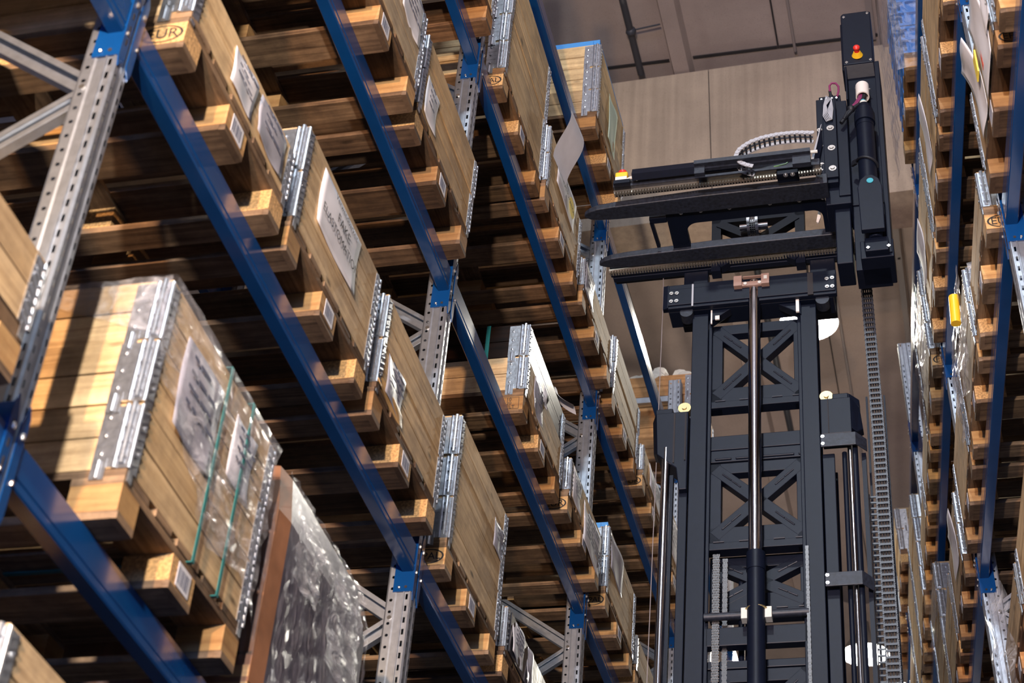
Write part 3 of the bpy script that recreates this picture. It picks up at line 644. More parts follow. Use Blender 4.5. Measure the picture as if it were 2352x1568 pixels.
L(3.075, 2, 4, 'tall pale four-collar crate with EPAL mark at the top right of the middle upright', x=.045, tint=(1.02, .99, .90), ptint=(.95, .78, .58), marks=('EPAL', {}))
L(3.90, 2, 2, 'two-collar crate with the yellow round label left of the fork tips', x=.07, tint=(1.0, .93, .8), ptint=(.9, .75, .6), extra=x_yellow)
L(4.78, 2, 1, 'single-collar crate with a plastic pocket left of the fork tips and a broken block', x=.085, tint=(1.0, .95, .82), ptint=(.8, .68, .55), extra=x_pocket(.02, .24, .13, .335, 'paperg', 4, 'shiny plastic document pocket'))
L(5.76, 2, 2, 'weathered two-collar crate beside the third upright below the forks', x=.06, tint=(.93, .91, .84), ptint=(.8, .66, .5), ctint={1: (.72, .72, .70)})
L(6.66, 2, 1, 'single-collar crate with EUR mark next to the left mast bracket', x=.08, tint=BLOND, ptint=BLOND, marks=('EUR', {}), extra=x_pocket(.2, .74, .16, .33, 'paper', 5, 'white paper on the front'))
L(7.54, 2, 2, 'two-collar crate seen between the silver rod and the left mast rail', x=.07, tint=BLOND, extra=x_pocket(.05, .5, .2, .5, 'paper', 5, 'torn white papers'))
L(8.58, 2, 2, 'crate on the second highest level behind the left mast rail', x=.07, tint=AGED)
L(9.5, 2, 2, 'second crate on the second highest level hidden behind the mast', x=.07, tint=AGED)
L(8.58, 1, 2, 'crate on the third highest level glimpsed through the mast frame', x=.07, tint=BLOND)
L(9.5, 1, 3, 'second crate on the third highest level glimpsed through the mast frame', x=.07, tint=BLOND)
L(4.80, 3, 3, 'blond three-collar crate with mint green paper on the top level under the blue lid', x=.09, tint=(1.05, 1.0, .84), ptint=(.85, .66, .45), extra=both(lid('lightblue', .05, 'blue plastic lid'), x_pocket(.30, .52, .22, .60, 'mint', 0, 'mint green paper sheet')), ctint={0: (.72, .66, .56)})
L(8.56, 3, 4, 'reddish crate with white foam on the top level behind the mast', x=.10, tint=(1.0, .72, .5), ptint=RED, extra=x_foam)
# film-wrapped carton load beside the filmed crate
def wrapped_load():
    t = thing('wrapped_load', 'brown carton load in glossy stretch film with two document pockets, lower left', 'load', LM @ Matrix.Translation((.075, 1.33, LEV*-1+.2)))
    link('pallet', PAL[1], t, color=(.6, .5, .42, 1))
    for q, (y, wd) in enumerate(((0, .1), (.3275, .145), (.7, .1))):
        link('bottom_board', (BB2 if wd > .12 else BB1)[q], t, (0, y, 0), color=(.6, .5, .42, 1))
        for xx in (0, -.5275, -1.055): link('block', (BK2 if wd > .12 else BK1)[q], t, (xx, y, 0))
    def shape(e, top, ch): return [(-1.15-e, -e, 0), (.01+e, -e, 0)]
    b = MB(); o = .012; z0, z1 = .05, .83
    ring = lambda z, s_: [(-1.17+s_, .0+s_, z), (.0-s_, .0+s_, z), (.012-s_, .08+s_, z), (.012-s_, .82-s_, z), (-.04, .86-s_, z), (-1.17+s_, .86-s_, z)]
    R = [ring(.05, 0), ring(.62, .0), ring(.80, .035), ring(.83, .07)]; i0 = len(b.v)
    for r in R: b.v += r
    for a in range(3):
        for q in range(6):
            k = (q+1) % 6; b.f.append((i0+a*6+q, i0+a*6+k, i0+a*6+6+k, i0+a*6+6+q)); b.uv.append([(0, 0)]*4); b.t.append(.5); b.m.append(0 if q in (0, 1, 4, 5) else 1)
    for row in (0, 3): b.f.append(tuple(i0+row*6+q for q in range(6))); b.uv.append([(0, 0)]*6); b.t.append(.5); b.m.append(0)
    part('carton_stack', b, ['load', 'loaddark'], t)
    def sh(fn, nu, nv, mt, nm, lab): b = MB(); b.grid(fn, nu, nv); o = link(nm, b.mesh(nm, [M[mt]], True, False), t); o['label'] = lab; return o
    wv = lambda a, c: .004*(math.sin(a*37+c*11)+math.sin(a*61-c*29))
    sh(lambda u, v: (.020+wv(u, v)-.0*v, .08+.75*u, .04+.60*v), 24, 18, 'filmd', 'stretch_film', 'tight dark stretch film on the front')
    sh(lambda u, v: (.020-.037*v+wv(u, v), .08+.75*u, .64+.17*v), 24, 8, 'film', 'stretch_film', 'film over the sloping top edge')
    sh(lambda u, v: (.0-1.1*u, -.008+wv(u, v), .04+.60*v), 24, 18, 'filmd', 'stretch_film', 'tight stretch film on the side')
    for y0, y1, za, zb in ((.12, .34, .46, .66), (.46, .74, .36, .66)): sh(lambda u, v, y0=y0, y1=y1, za=za, zb=zb: (.026+wv(u*2, v), y0+(y1-y0)*u, za+(zb-za)*v), 10, 10, 'filmw', 'document_pocket', 'clear document pocket behind the film')
wrapped_load()
def x_bag(t, p, c):
    def fn(u, v): 
        y = .12+.6*u; z = -.25+.62*v; return (.05+.045*math.sin(u*3.1)+.012*math.sin(v*17+u*9), y, z-.12*abs(u-.5))
    b = MB(); b.grid(fn, 14, 18); o = link('film_bag', b.mesh('film_bag', [M['filmw']], True, False), t); o['label'] = 'clear plastic bag hanging down the front'
def x_tube(t, p, c):
    film_sheet(t, -.01, .81, .56, lambda u: .06+.12*math.sin(u*5)**2, 'filmw', .012, .03, lab='loose clear plastic film')
    b = MB(); b.grid(lambda u, v: (-.02-.35*u, .808+.01*math.sin(u*9+v*20), .57-.26*v), 10, 10); link('stretch_film', b.mesh('stretch_film', [M['filmw']], True, False), t)
    b = MB(); b.cyl((.06, .70, .30), (.05, .70, .46), .024, 14); o = part('document_tube', b, 'yellow', t, True); o['label'] = 'yellow plastic document tube'
def x_papers(t, p, c):
    for y0, y1, za, zb, cu in ((.1, .36, .10, .5, .03), (.4, .6, .12, .5, .06), (.0, .12, .2, .5, .0)): sheet(t, y0, y1, za, zb, 'paper', 'paper_label', 0, .006, cu, 'long white paper sheets', ymir=True)
    b = MB(); b.box((.012, PW-.30, .2), (.016, PW-.27, .45)); o = part('paper_label', b, 'red', t); o['label'] = 'narrow red strip'
    b = MB(); b.box((.02, PW-.42, .26), (.026, PW-.36, .38)); o = part('paper_label', b, 'ylab', t); o['label'] = 'small yellow tag'
def x_wp(y0=.2, y1=.5, z0=.2, z1=.5): return lambda t, p, c: sheet(t, y0, y1, z0, z1, 'paper', 'paper_label', 3, .006, .02, 'white paper sheet', ymir=True)
def x_blue(t, p, c):
    for k in range(4):
        b = MB(); z = PH+.01+k*.235
        b.box((-1.16, .03, z), (-.03, .77, z+.225))
        for zz in (z, z+.11, z+.205): b.box((-1.18, .01, zz), (-.01, .79, zz+.02))
        for q in range(7): b.box((-.16*q-.06, .012, z), (-.16*q-.045, .788, z+.225))
        for q in range(5): b.box((-.02, .04+.17*q, z), (-.012, .055+.17*q, z+.225))
        o = part('plastic_box', b, 'bluebox', t); o['label'] = 'blue ribbed plastic box'
    film_sheet(t, -.02, .86, 1.12, lambda u: -.10-.02*math.sin(u*20), 'film', .012, .05, lab='clear film hanging round the blue boxes')
    b = MB(); b.grid(lambda u, v: (.05-.9*u, .83+.02*math.sin(u*14+v*4), -.02+1.1*v), 14, 14); link('stretch_film', b.mesh('stretch_film', [M['film']], True, False), t)
R_(.17, -1, 1, 'pale single-collar crate at the lower right picture edge', tint=BLOND)
R_(1.05, -1, 1, 'crate behind the clear plastic bag at the lower right picture edge', tint=AGED, ptint=RED, extra=x_bag)
R_(-1.75, 0, 2, 'crate above the top right corner of the picture', tint=AGED, ptint=BLOND)
R_(-.87, 0, 2, 'crate with several long white papers at the top right', tint=AGED, ptint=OLD, marks=('EPAL', {}), extra=x_papers)
R_(.17, 0, 1, 'single-collar crate with pale front beside the bright right upright', tint=(1.05, 1.03, .98), ptint=BLOND, marks=('EUR', {}))
R_(1.05, 0, 2, 'crate in loose clear film with a yellow document tube', tint=AGED, ptint=BLOND, extra=x_tube)
R_(1.93, 0, 2, 'two-collar crate below the yellow tube crate on the right rack', tint=BLOND, ptint=AGED)
R_(2.97, 0, 2, 'two-collar crate with a curled paper right of the lower right upright', tint=AGED, ptint=OLD, extra=x_wp(.1, .4, .2, .5))
R_(3.85, 0, 2, 'two-collar crate low on the right rack behind the film-topped stack', tint=BLOND, ptint=RED)
R_(4.73, 0, 5, 'very tall five-collar crate topped with crumpled film at the lower right', tint=AGED, extra=lambda t, p, c: film_sheet(t, -.02, .82, 1.15, lambda u: .85, 'film', .012, .012))
R_(.17, 1, 3, 'three-collar crate at the top between the two right rack beams', tint=BLOND, ptint=OLD)
R_(1.05, 1, 3, 'cream three-collar crate with hanging papers left of the long blue beam', tint=(1.05, 1.0, .86), ptint=OLD, extra=x_wp(.3, .5, .2, .62))
R_(1.93, 1, 3, 'three-collar crate with dark rim and hinges right of the control column', tint=(1.04, .98, .82), ptint=BLOND, extra=x_wp(.4, .7, .3, .6))
R_(2.97, 1, 3, 'film-covered three-collar crate above the hose chain on the right rack', tint=(1.02, .97, .84), ptint=BLOND, marks=('EUR', {}), extra=lambda t, p, c: film_sheet(t, -.01, .82, .75, lambda u: .2, 'film', .012, .02))
R_(3.85, 1, 1, 'single-collar crate with EUR mark low in the right rack', tint=BLOND, ptint=(1.05, .9, .62), marks=('EUR', {}))
R_(4.73, 1, 1, 'low crate just above the film-topped stack on the right rack', tint=BLOND, ptint=(1.05, .88, .6))
R_(5.77, 1, 4, 'tall four-collar stack right of the hose chain', tint=BLOND)
R_(6.65, 1, 4, 'second tall four-collar stack right of the hose chain', tint=BLOND, ptint=OLD)
R_(7.53, 1, 3, 'far three-collar crate at the bottom right of the hose chain', tint=AGED, ptint=RED)
R_(1.93, 2, 0, 'pallet with stacked blue plastic boxes under film at the top right', tint=BLOND, ptint=(1.05, .88, .6), extra=x_blue)
R_(7.53, 2, 2, 'two-collar crate on the top level beside the hose chain', tint=BLOND, ptint=RED)
R_(8.57, 2, 1, 'far single-collar crate on the top level at the lower right', tint=AGED, ptint=RED)
# ------------------------------------------------------------------ turret truck: mast, lift carriage, telescopic forks
# local axes: a across the aisle, b away from the viewer, c up along the mast
tx = Vector((.99999, 0, .005)).normalized(); tz = Vector((-.005, .0579, .99831)).normalized(); ty = tz.cross(tx)
TX = Matrix(((tx.x, ty.x, tz.x, 1.114), (tx.y, ty.y, tz.y, 4.3), (tx.z, ty.z, tz.z, 2.475+Z0), (0, 0, 0, 1)))
CB = -(2.475+Z0)/tz.z        # floor in mast coordinates
truck = thing('turret_truck', 'black narrow aisle turret truck with raised mast and telescopic forks', 'forklift', TX @ Matrix.Translation((0, 0, CB)))
def TP(nm, b, mt, sm=False, par=None, bev=0.):
    if par is None: b.xform(Matrix.Translation((0, 0, -CB)))
    else: b.xform(Matrix.Translation((0, 0, -CB)))
    o = part(nm, b, mt, par or truck, sm)
    if bev:
        m = o.modifiers.new('bevel', 'BEVEL'); m.width = bev; m.segments = 2; m.limit_method = 'ANGLE'
    return o
def bolt(b, a, bb, c, r=.0085, ax=(0, -1, 0)):
    p = Vector((a, bb, c)); d = Vector(ax); b.cyl(p, p+d*.003, r*1.25, 12); b.cyl(p, p+d*.008, r*.85, 10, r*.6)
FL = CB+.002
# chassis standing on the floor below the picture
b = MB(); b.box((-.60, -.10, CB+.09), (.60, 1.9, CB+.62)); b.box((-.60, 1.2, CB+.62), (.60, 2.4, CB+1.25)); b.prism([(-.60, 1.9, CB+.09), (.60, 1.9, CB+.09), (.60, 2.4, CB+.2), (-.60, 2.4, CB+.2)], (0, 0, .9)); TP('chassis', b, 'paint', bev=.02)
for a in (-.52, .52):
    for bb in (.15, 1.9):
        b = MB(); b.cyl((a-.06, bb, CB+.17), (a+.06, bb, CB+.17), .168, 24); TP('wheel', b, 'rubber', True)
# inner and outer mast rails (I sections)
for s_ in (-1, 1):
    b = MB(); a0, a1 = (-.318, -.236) if s_ < 0 else (.229, .309)
    b.box((a0, 0, FL), (a1, .016, -.03)); b.box((a0, .12, FL), (a1, .136, -.03)); b.box(((a0+a1)/2-.012, .016, FL), ((a0+a1)/2+.012, .12, -.03))
    xi = a1 if s_ < 0 else a0; b.box((min(xi, xi-s_*.018), .02, FL), (max(xi, xi-s_*.018), .035, -.06))
    TP('inner_mast_rail', b, 'paint', bev=.003)
    a0, a1 = (-.365, -.324) if s_ < 0 else (.316, .373); ct = -.99
    b = MB(); b.box((a0, .004, FL), (a1, .022, ct)); b.box((a0, .15, FL), (a1, .168, ct)); b.box(((a0+a1)/2-.01, .02, FL), ((a0+a1)/2+.01, .15, ct)); TP('outer_mast_rail', b, 'paint', bev=.003)
# welded cross panels between the rails
def xpanel(ct, cb, b0=.045, th=.05, hl=.062, hw=.060, nm='cross_panel', flange=.04):
    b = MB(); L_, R2_ = -.228, .236
    b.box((L_, b0, ct-hl), (R2_, b0+th, ct)); b.box((L_, b0, cb+.04), (R2_, b0+th, cb+.04+hl+.03)); b.box((L_, b0, cb), (L_+hw, b0+th, ct)); b.box((R2_-hw+.012, b0, cb), (R2_, b0+th, ct))
    b.box((L_, b0-.012, cb), (R2_, b0+th, cb+flange))
    x0, x1, z0, z1 = L_+.03, R2_-.025, cb+.085, ct-.03
    b.bar((x0, b0+th/2+.0006, z1), (x1, b0+th/2+.0006, z0), th+.001, .062, (0, 1, 0)) if False else None
    for p, q in (((x0, z1), (x1, z0)), ((x0, z0), (x1, z1))):
        d = Vector((q[0]-p[0], 0, q[1]-p[1])).normalized(); nrm = Vector((-d.z, 0, d.x))*.031
        P = [Vector((p[0], b0-.0008, p[1])), Vector((q[0], b0-.0008, q[1]))]
        b.prism([P[0]+nrm, P[1]+nrm, P[1]-nrm, P[0]-nrm], (0, th+.0016, 0))
    o = TP(nm, b, 'paint', bev=.002)
    w_ = MB(); cx, cz = (x0+x1)/2, (z0+z1)/2
    for sx_, sz_ in ((-1, 1), (1, 1), (-1, -1), (1, -1)):
        for r0 in (.40, .62): 
            p = Vector((cx+sx_*(x1-x0)/2*r0, b0-.002, cz+sz_*(z1-z0)/2*r0)); q = Vector((cx+sx_*(x1-x0)/2*(r0+.2), b0-.002, cz+sz_*(z1-z0)/2*(r0+.2))); w_.tube([p, q], .004, 6)
    for a in (-.2, -.08, .08, .18): w_.tube([(a, b0-.014, cb+flange+.001), (a+.05, b0-.014, cb+flange+.001)], .004, 6)
    TP('weld_bead', w_, 'paintgrey', True, o)
xpanel(-.083, -.632); xpanel(-.969, -1.476); xpanel(-1.46, -1.80, .12, .05); xpanel(-2.11, -2.62)
b = MB(); b.box((-.228, .05, -.955), (.236, .09, -.885)); b.box((-.228, .045, -.885), (.236, .12, -.80)); 
for a0, a1 in ((-.2, -.12), (-.10, -.01), (.03, .18), (.2, .232)): b.box((a0, .043, -.945), (a1, .05, -.935))
TP('mast_crossbeam', b, 'paint', bev=.004)
b = MB(); b.box((-.228, .02, -2.0), (.236, .07, -1.905)); b.box((-.228, .05, -2.10), (.236, .1, -2.06)); TP('mast_crossbeam', b, 'paint', bev=.004)
b = MB(); b.cyl((-.23, -.005, -1.865), (.236, -.005, -1.865), .0185, 14); o = TP('round_crossbar', b, 'paintgrey', True)
b = MB(); b.box((-.060, -.045, -1.905), (-.028, .0, -1.85)); b.box((.045, -.045, -1.905), (.075, .0, -1.85)); TP('clamp_block', b, 'cream', par=o)
b = MB(); b.tube([(.007+.05*math.cos(t*.2618*1.0), -.02-.05*math.sin(t*.2618), -1.856) for t in range(13)], .005, 8); TP('clamp_ring', b, 'brass', True, o)
# centre lift cylinder
b = MB(); b.cyl((.003, -.035, -1.7), (.003, -.035, .12), .0315, 24); TP('lift_rod', b, 'chrome', True)
b = MB(); b.cyl((.006, -.035, FL+.1), (.006, -.035, -1.585), .041, 24); b.cyl((.006, -.035, -1.655), (.006, -.035, -1.56), .044, 24); TP('lift_cylinder', b, 'paint', True)
for a, r in ((-.085, .014), (-.055, .012)):
    b = MB(); b.cyl((a, .15, FL+.1), (a, .15, -1.5), r, 12); TP('hydraulic_pipe', b, 'paint', True)
# leaf chains
def leaf(a, bb, c0, c1, wd):
    b = MB(); z = c0; k = 0
    while z > c1:
        n_ = 5 if k % 2 == 0 else 4
        for q in range(n_): 
            x = a+(q-(n_-1)/2)*wd/5; b.box((x-.0018, bb-.006, z-.017), (x+.0018, bb+.006, z))
        b.cyl((a-wd/2, bb, z-.003), (a+wd/2, bb, z-.003), .0026, 6); z -= .0135; k += 1
    TP('leaf_chain', b, 'chain')
leaf(-.181, .01, -1.52, -2.4, .034); leaf(-.146, .05, -1.52, -2.4, .024); leaf(.234, -.012, -1.52, -2.4, .014)
# side brackets with rollers and auxiliary rods
b = MB(); pl = [(-.482, -.688), (-.322, -.688), (-.322, -1.16), (-.36, -1.16), (-.375, -1.03), (-.470, -.94)]
b.prism([(a, -.03, c) for a, c in pl], (0, .12, 0)); b.prism([(-.482, -.03, -.688), (-.505, .02, -.70), (-.495, .02, -.90), (-.470, -.03, -.94)], (0, .07, 0)); b.box((-.485, -.02, -.688), (-.40, .1, -.655)); TP('mast_bracket', b, 'paint', bev=.004)
b = MB(); b.box((-.392, -.034, -1.0), (-.384, -.03, -.70)); b.box((-.336, -.036, -.99), (-.330, -.03, -.70)); TP('bracket_seam', b, 'joint')
b = MB(); b.box((.317, -.04, -.905), (.462, .08, -.690)); b.prism([(.462, -.04, -.69), (.50, .0, -.73), (.512, .0, -.86), (.485, -.02, -.89), (.462, -.04, -.88)], (0, .05, 0)); b.box((.375, -.03, -.69), (.45, .06, -.655)); b.prism([(.45, -.03, -.655), (.50, .0, -.68), (.50, .0, -.73), (.45, -.03, -.69)], (0, .05, 0)); TP('mast_bracket', b, 'paint', bev=.004)
b = MB(); b.box((.352, -.044, -.90), (.356, -.04, -.69)); TP('bracket_seam', b, 'joint')
for a in (-.345, .345):
    b = MB(); b.cyl((a, -.012, -.65), (a, .03, -.65), .032, 20); b.cyl((a, -.018, -.65), (a, -.01, -.65), .012, 12); TP('guide_roller', b, 'brass', True)
for c0, c1 in ((-.907, -.982), (-1.690, -1.762), (-2.5, -2.57)):
    b = MB(); b.box((.314, -.045, c1), (.478, -.036, c0)); b.prism([(.478, -.045, c0), (.525, .0, c0-.015), (.525, .0, c1-.012), (.478, -.045, c1)], (0, .008, 0)); o = TP('clamp_arm', b, 'paintgrey', bev=.002)
    b = MB(); bolt(b, .324, -.045, c0-.016, .007); bolt(b, .324, -.045, c1+.016, .007); TP('bolt', b, 'bolt', True, o)
b = MB(); b.cyl((.447, -.01, FL+.1), (.447, -.01, -.75), .0125, 18); TP('auxiliary_rod', b, 'chrome', True)
b = MB(); b.cyl((.466, .01, FL+.1), (.466, .01, -.93), .016, 14); b.cyl((.418, .02, FL+.1), (.418, .02, -.98), .012, 12); TP('auxiliary_cylinder', b, 'paint', True)
b = MB(); b.cyl((-.428, -.01, FL+.1), (-.428, -.01, -.9), .021, 20); TP('auxiliary_rod', b, 'chrome', True)
b = MB(); b.box((-.408, .0, FL+.1), (-.392, .03, -1.05)); TP('hose_guide', b, 'paint')
b = MB(); b.box((.496, .03, FL+.1), (.516, .07, -.98)); TP('hose_guide', b, 'paint')
# lift carriage plate
b = MB(); b.box((-.466, -.05, -.018), (.420, -.02, .145)); b.prism([(-.466, -.05, -.018), (-.466, -.05, .14), (-.436, -.06, .14), (-.436, -.06, -.018)], (0, .03, 0)); b.box((-.44, -.058, -.002), (.415, -.05, .11)); b.box((-.44, -.02, -.018), (.40, .10, .012))
b.box((-.40, .17, .06), (-.27, .23, .44)); b.box((.27, .17, .06), (.40, .23, .44))
b.prism([(-.228, -.01, -.018), (-.12, -.01, -.018), (-.228, -.01, -.10)], (0, .05, 0)); b.prism([(.236, -.01, -.018), (.12, -.01, -.018), (.236, -.01, -.10)], (0, .05, 0)); car = TP('lift_carriage', b, 'paint', bev=.004)
b = MB()
for a, c in ((-.421, .079), (-.393, .078), (-.421, .024), (-.394, .024), (.373, .077), (.4, .08), (.374, .023), (.4, .022)): bolt(b, a, -.06, c, .0085)
TP('bolt', b, 'bolt', True, car)
b = MB(); b.box((-.315, -.062, -.022), (-.306, -.058, .13)); TP('worn_slot', b, 'lightlink', par=car)
b = MB(); b.box((.276, -.060, -.02), (.304, -.0575, .13)); TP('guide_slot', b, 'joint', par=car)
b = MB(); b.box((-.096, -.085, .066), (-.055, -.05, .134)); b.box((-.055, -.072, .072), (.05, -.05, .10)); b.box((.045, -.085, .066), (.085, -.05, .134)); b.box((-.05, -.078, .128), (.05, -.06, .133)); o = TP('sensor_unit', b, 'brown', par=car)
b = MB(); b.cyl((-.038, -.0725, .086), (-.038, -.077, .086), .009, 14); b.cyl((.035, -.0725, .086), (.035, -.077, .086), .009, 14); b.box((.058, -.088, .095), (.075, -.085, .118)); TP('sensor_button', b, 'cream', True, car)
for a in (-.345, .345):
    b = MB(); b.cyl((a, -.03, -.03), (a, .03, -.03), .034, 22); TP('guide_roller', b, 'paintgrey', True, car)
b = MB(); b.box((-.222, -.012, -.11), (-.215, -.004, -.02)); b.box((.212, -.03, -.10), (.228, -.02, -.015)); b.box((-.20, -.012, -.085), (-.178, -.004, -.06)); TP('slide_strip', b, 'white', par=car)
# inside of the mast head seen between the forks
b = MB(); 
for p, q in (((-.21, .16, .75), (.02, .16, .59)), ((.21, .16, .75), (-.02, .16, .59)), ((-.21, .16, .44), (.02, .16, .6)), ((.21, .16, .44), (-.02, .16, .6))): b.bar(p, q, .05, .05, (0, 1, 0))
b.box((-.25, .14, .40), (-.20, .2, .80)); b.box((.20, .14, .40), (.25, .2, .80)); b.box((-.25, .14, .755), (.25, .2, .83)); TP('mast_head_frame', b, 'paint')
b = MB(); b.cyl((-.045, .10, .66), (-.030, .10, .66), .085, 24); b.cyl((.0, .10, .66), (.015, .10, .66), .085, 24); b.cyl((-.03, .10, .66), (.0, .10, .66), .062, 20); b.cyl((-.09, .1, .66), (.06, .1, .66), .02, 12); pul = TP('chain_pulley', b, 'chrome', True)
b = MB()
for k in range(22):
    t = math.pi*(k/21.)*1.1+2.9; p = Vector((-.015, .10+.068*math.cos(t), .66+.068*math.sin(t)))
    for q in range(3): b.box((p.x-.012+.010*q-.0025, p.y-.006, p.z-.006), (p.x-.012+.010*q+.0025, p.y+.006, p.z+.006))
TP('roller_chain', b, 'chain', par=pul)
# telescopic fork table: horizontal frame with rounded opening
C0 = .45
b = MB(); oc = []
oy = [(-.43, -.255), (.395, -.255), (.395, .03), (.372, .03)]
for k in range(7): t = math.pi/2*k/6; oy.append((.372-.05+.05*math.cos(t), -.165-.05+.05+(.0)-.0 if False else -.165+.05-.05*math.sin(t)))
for k in range(7): t = math.pi/2*k/6; oy.append((-.338+.06-.06*math.sin(t), -.165+.06-.06*math.cos(t)))
oy += [(-.338, .03), (-.43, .03)]
b.prism([(a, q, C0+.02) for a, q in oy], (0, 0, .03)); tbl = TP('fork_table', b, 'paint')
b = MB()
for a, q in ((-.349, -.258), (-.245, -.257), (-.095, -.257), (.114, -.257), (.265, -.255), (.385, -.255)): 
    b.cyl((a, q+.004, C0+.02), (a, q+.004, C0+.012), .011, 12); b.ball((a, q+.004, C0+.012), .008, 8)
TP('bolt', b, 'bolt', True, tbl)
b = MB(); b.box((-.52, -.235, C0+.01), (-.43, -.20, C0+.04)); b.bar((-.513, -.208, C0+.02), (-.505, -.02, C0+.02), .018, .02); TP('lock_lever', b, 'paint', par=tbl)
# forks: tapered tines with rounded tips
def fork(b0, b1, a_tip, a_root, zc, th, root):
    b = MB(); L = []; n_ = 10; bm_, hw = (b0+b1)/2, (b1-b0)/2
    st = [(a_root, hw, th), (a_tip+.62, hw, th), (a_tip+.16, hw*.82, th*.8), (a_tip+.07, hw*.70, th*.72), (a_tip+.03, hw*.52, th*.62), (a_tip+.008, hw*.28, th*.55), (a_tip, hw*.12, th*.5)]
    rows = []
    for a, h, t in st:
        r = []; 
        for dy, dz in ((-h, .004), (-h, t-.004), (-h+.004, t), (h-.004, t), (h, t-.004), (h, .004), (h-.004, 0), (-h+.004, 0)): r.append(len(b.v)); b.v.append((a, bm_+dy, zc+dz))
        rows.append(r)
    for i in range(len(rows)-1):
        for q in range(8): k = (q+1) % 8; b.f.append((rows[i][q], rows[i][k], rows[i+1][k], rows[i+1][q])); b.uv.append([(0, 0)]*4); b.t.append(.5); b.m.append(0)
    for r in (rows[0], rows[-1]): b.f.append(tuple(r)); b.uv.append([(0, 0)]*8); b.t.append(.5); b.m.append(0)
    # heel where the tine joins the upright rail
    b.box((a_root-.02, b0+.002, zc+.001), (a_root+.035, b1-.002, zc+root)); return TP('fork', b, 'paintgrey', bev=.004)
fork(-.372, -.258, -.848, .385, C0, .052, .07); fork(.005, .105, -.842, .415, C0, .052, .09)
def gear(bx, a0, a1, c, up_):
    b = MB(); b.box((a0, bx-.012, c), (a1, bx+.012, c+.014)); a = a0+.003
    while a < a1-.008: b.box((a, bx-.013, c-.014), (a+.0075, bx+.013, c+.001)); a += .0148
    return TP('gear_rack', b, 'gear')
gear(-.438, -.668, .40, C0+.018, 1); gear(.135, -.805, .41, C0+.012, 1); gear(.135, .41, .55, C0+.03, 1)
b = MB(); b.box((-.668, -.475, C0+.03), (.395, -.425, C0+.075)); b.box((-.668, -.425, C0+.03), (.395, -.40, C0+.04)); TP('slide_rail', b, 'paintgrey', bev=.003)
b = MB(); b.prism([(-.56, q, c) for q, c in ((-.535, C0+.05), (-.505, C0+.03), (-.49, C0+.08), (-.52, C0+.1))], (.62, 0, 0)); TP('hose_tray', b, 'paint')
b = MB(); b.box((-.80, .152, C0+.004), (.50, .17, C0+.05)); b.box((-.79, .17, C0-.002), (.53, .205, C0+.055)); b.box((-.785, .205, C0+.01), (.53, .232, C0+.05)); b.box((-.80, .118, C0+.026), (.5, .155, C0+.06)); TP('slide_rail', b, 'paint', bev=.004)
b = MB(); b.box((-.222, -.62, C0-.02), (.36, -.59, C0+.005)); b.box((-.222, -.59, C0-.03), (.36, -.57, C0-.02)); b.box((-.222, -.6, C0-.07), (-.17, -.57, C0-.02)); b.box((.27, -.6, C0-.08), (.36, -.57, C0-.02)); b.box((-.222, -.575, C0-.075), (.36, -.57, C0-.06)); TP('rear_crossbar', b, 'paintgrey')
b = MB(); b.box((.175, -.465, C0+.0), (.285, -.40, C0+.03)); o = TP('end_stop', b, 'paint', bev=.005)
b = MB(); bolt(b, .22, -.455, C0, .010, (0, 0, -1)); bolt(b, .255, -.455, C0, .010, (0, 0, -1)); TP('bolt', b, 'bolt', True, o)
# emergency stop on the fork table end
b = MB(); b.box((-.66, -.50, C0+.03), (-.575, -.45, C0+.055)); TP('switch_bracket', b, 'paint')
b = MB(); b.box((-.652, -.50, C0+.055), (-.592, -.45, C0+.078)); TP('switch_box', b, 'white')
b = MB(); b.box((-.654, -.502, C0+.078), (-.588, -.448, C0+.112)); TP('switch_cover', b, 'yellow', bev=.008)
b = MB(); b.cyl((-.62, -.475, C0+.112), (-.62, -.475, C0+.13), .022, 18); b.ball((-.62, -.475, C0+.13), .024, 12, (1, 1, .5)); TP('stop_button', b, 'red', True)
b = MB(); b.tube([(-.59, -.49, C0+.06), (-.57, -.495, C0+.065), (-.55, -.50, C0+.055), (-.535, -.50, C0+.04)], .008, 8); TP('cable_gland', b, 'white', True)
# energy chain loop above the fork table
pth = [(.373, .58), (.29, .597), (.202, .599), (.125, .589), (.058, .565), (.009, .525), (-.013, .48), (.003, .43), (.043, .398), (.095, .38)]
fine = []
for i in range(len(pth)-1):
    for k in range(4): t = k/4; fine.append((pth[i][0]*(1-t)+pth[i+1][0]*t, pth[i][1]*(1-t)+pth[i+1][1]*t))
fine.append(pth[-1]); acc = [0]
for i in range(1, len(fine)): acc.append(acc[-1]+math.dist(fine[i-1], fine[i]))
def at_len(s_):
    for i in range(1, len(acc)):
        if acc[i] >= s_: t = (s_-acc[i-1])/max(1e-6, acc[i]-acc[i-1]); return Vector((fine[i-1][0]*(1-t)+fine[i][0]*t, 0, fine[i-1][1]*(1-t)+fine[i][1]*t))
    return Vector((fine[-1][0], 0, fine[-1][1]))
b = MB(); b2 = MB(); s_ = 0; P_ = .026
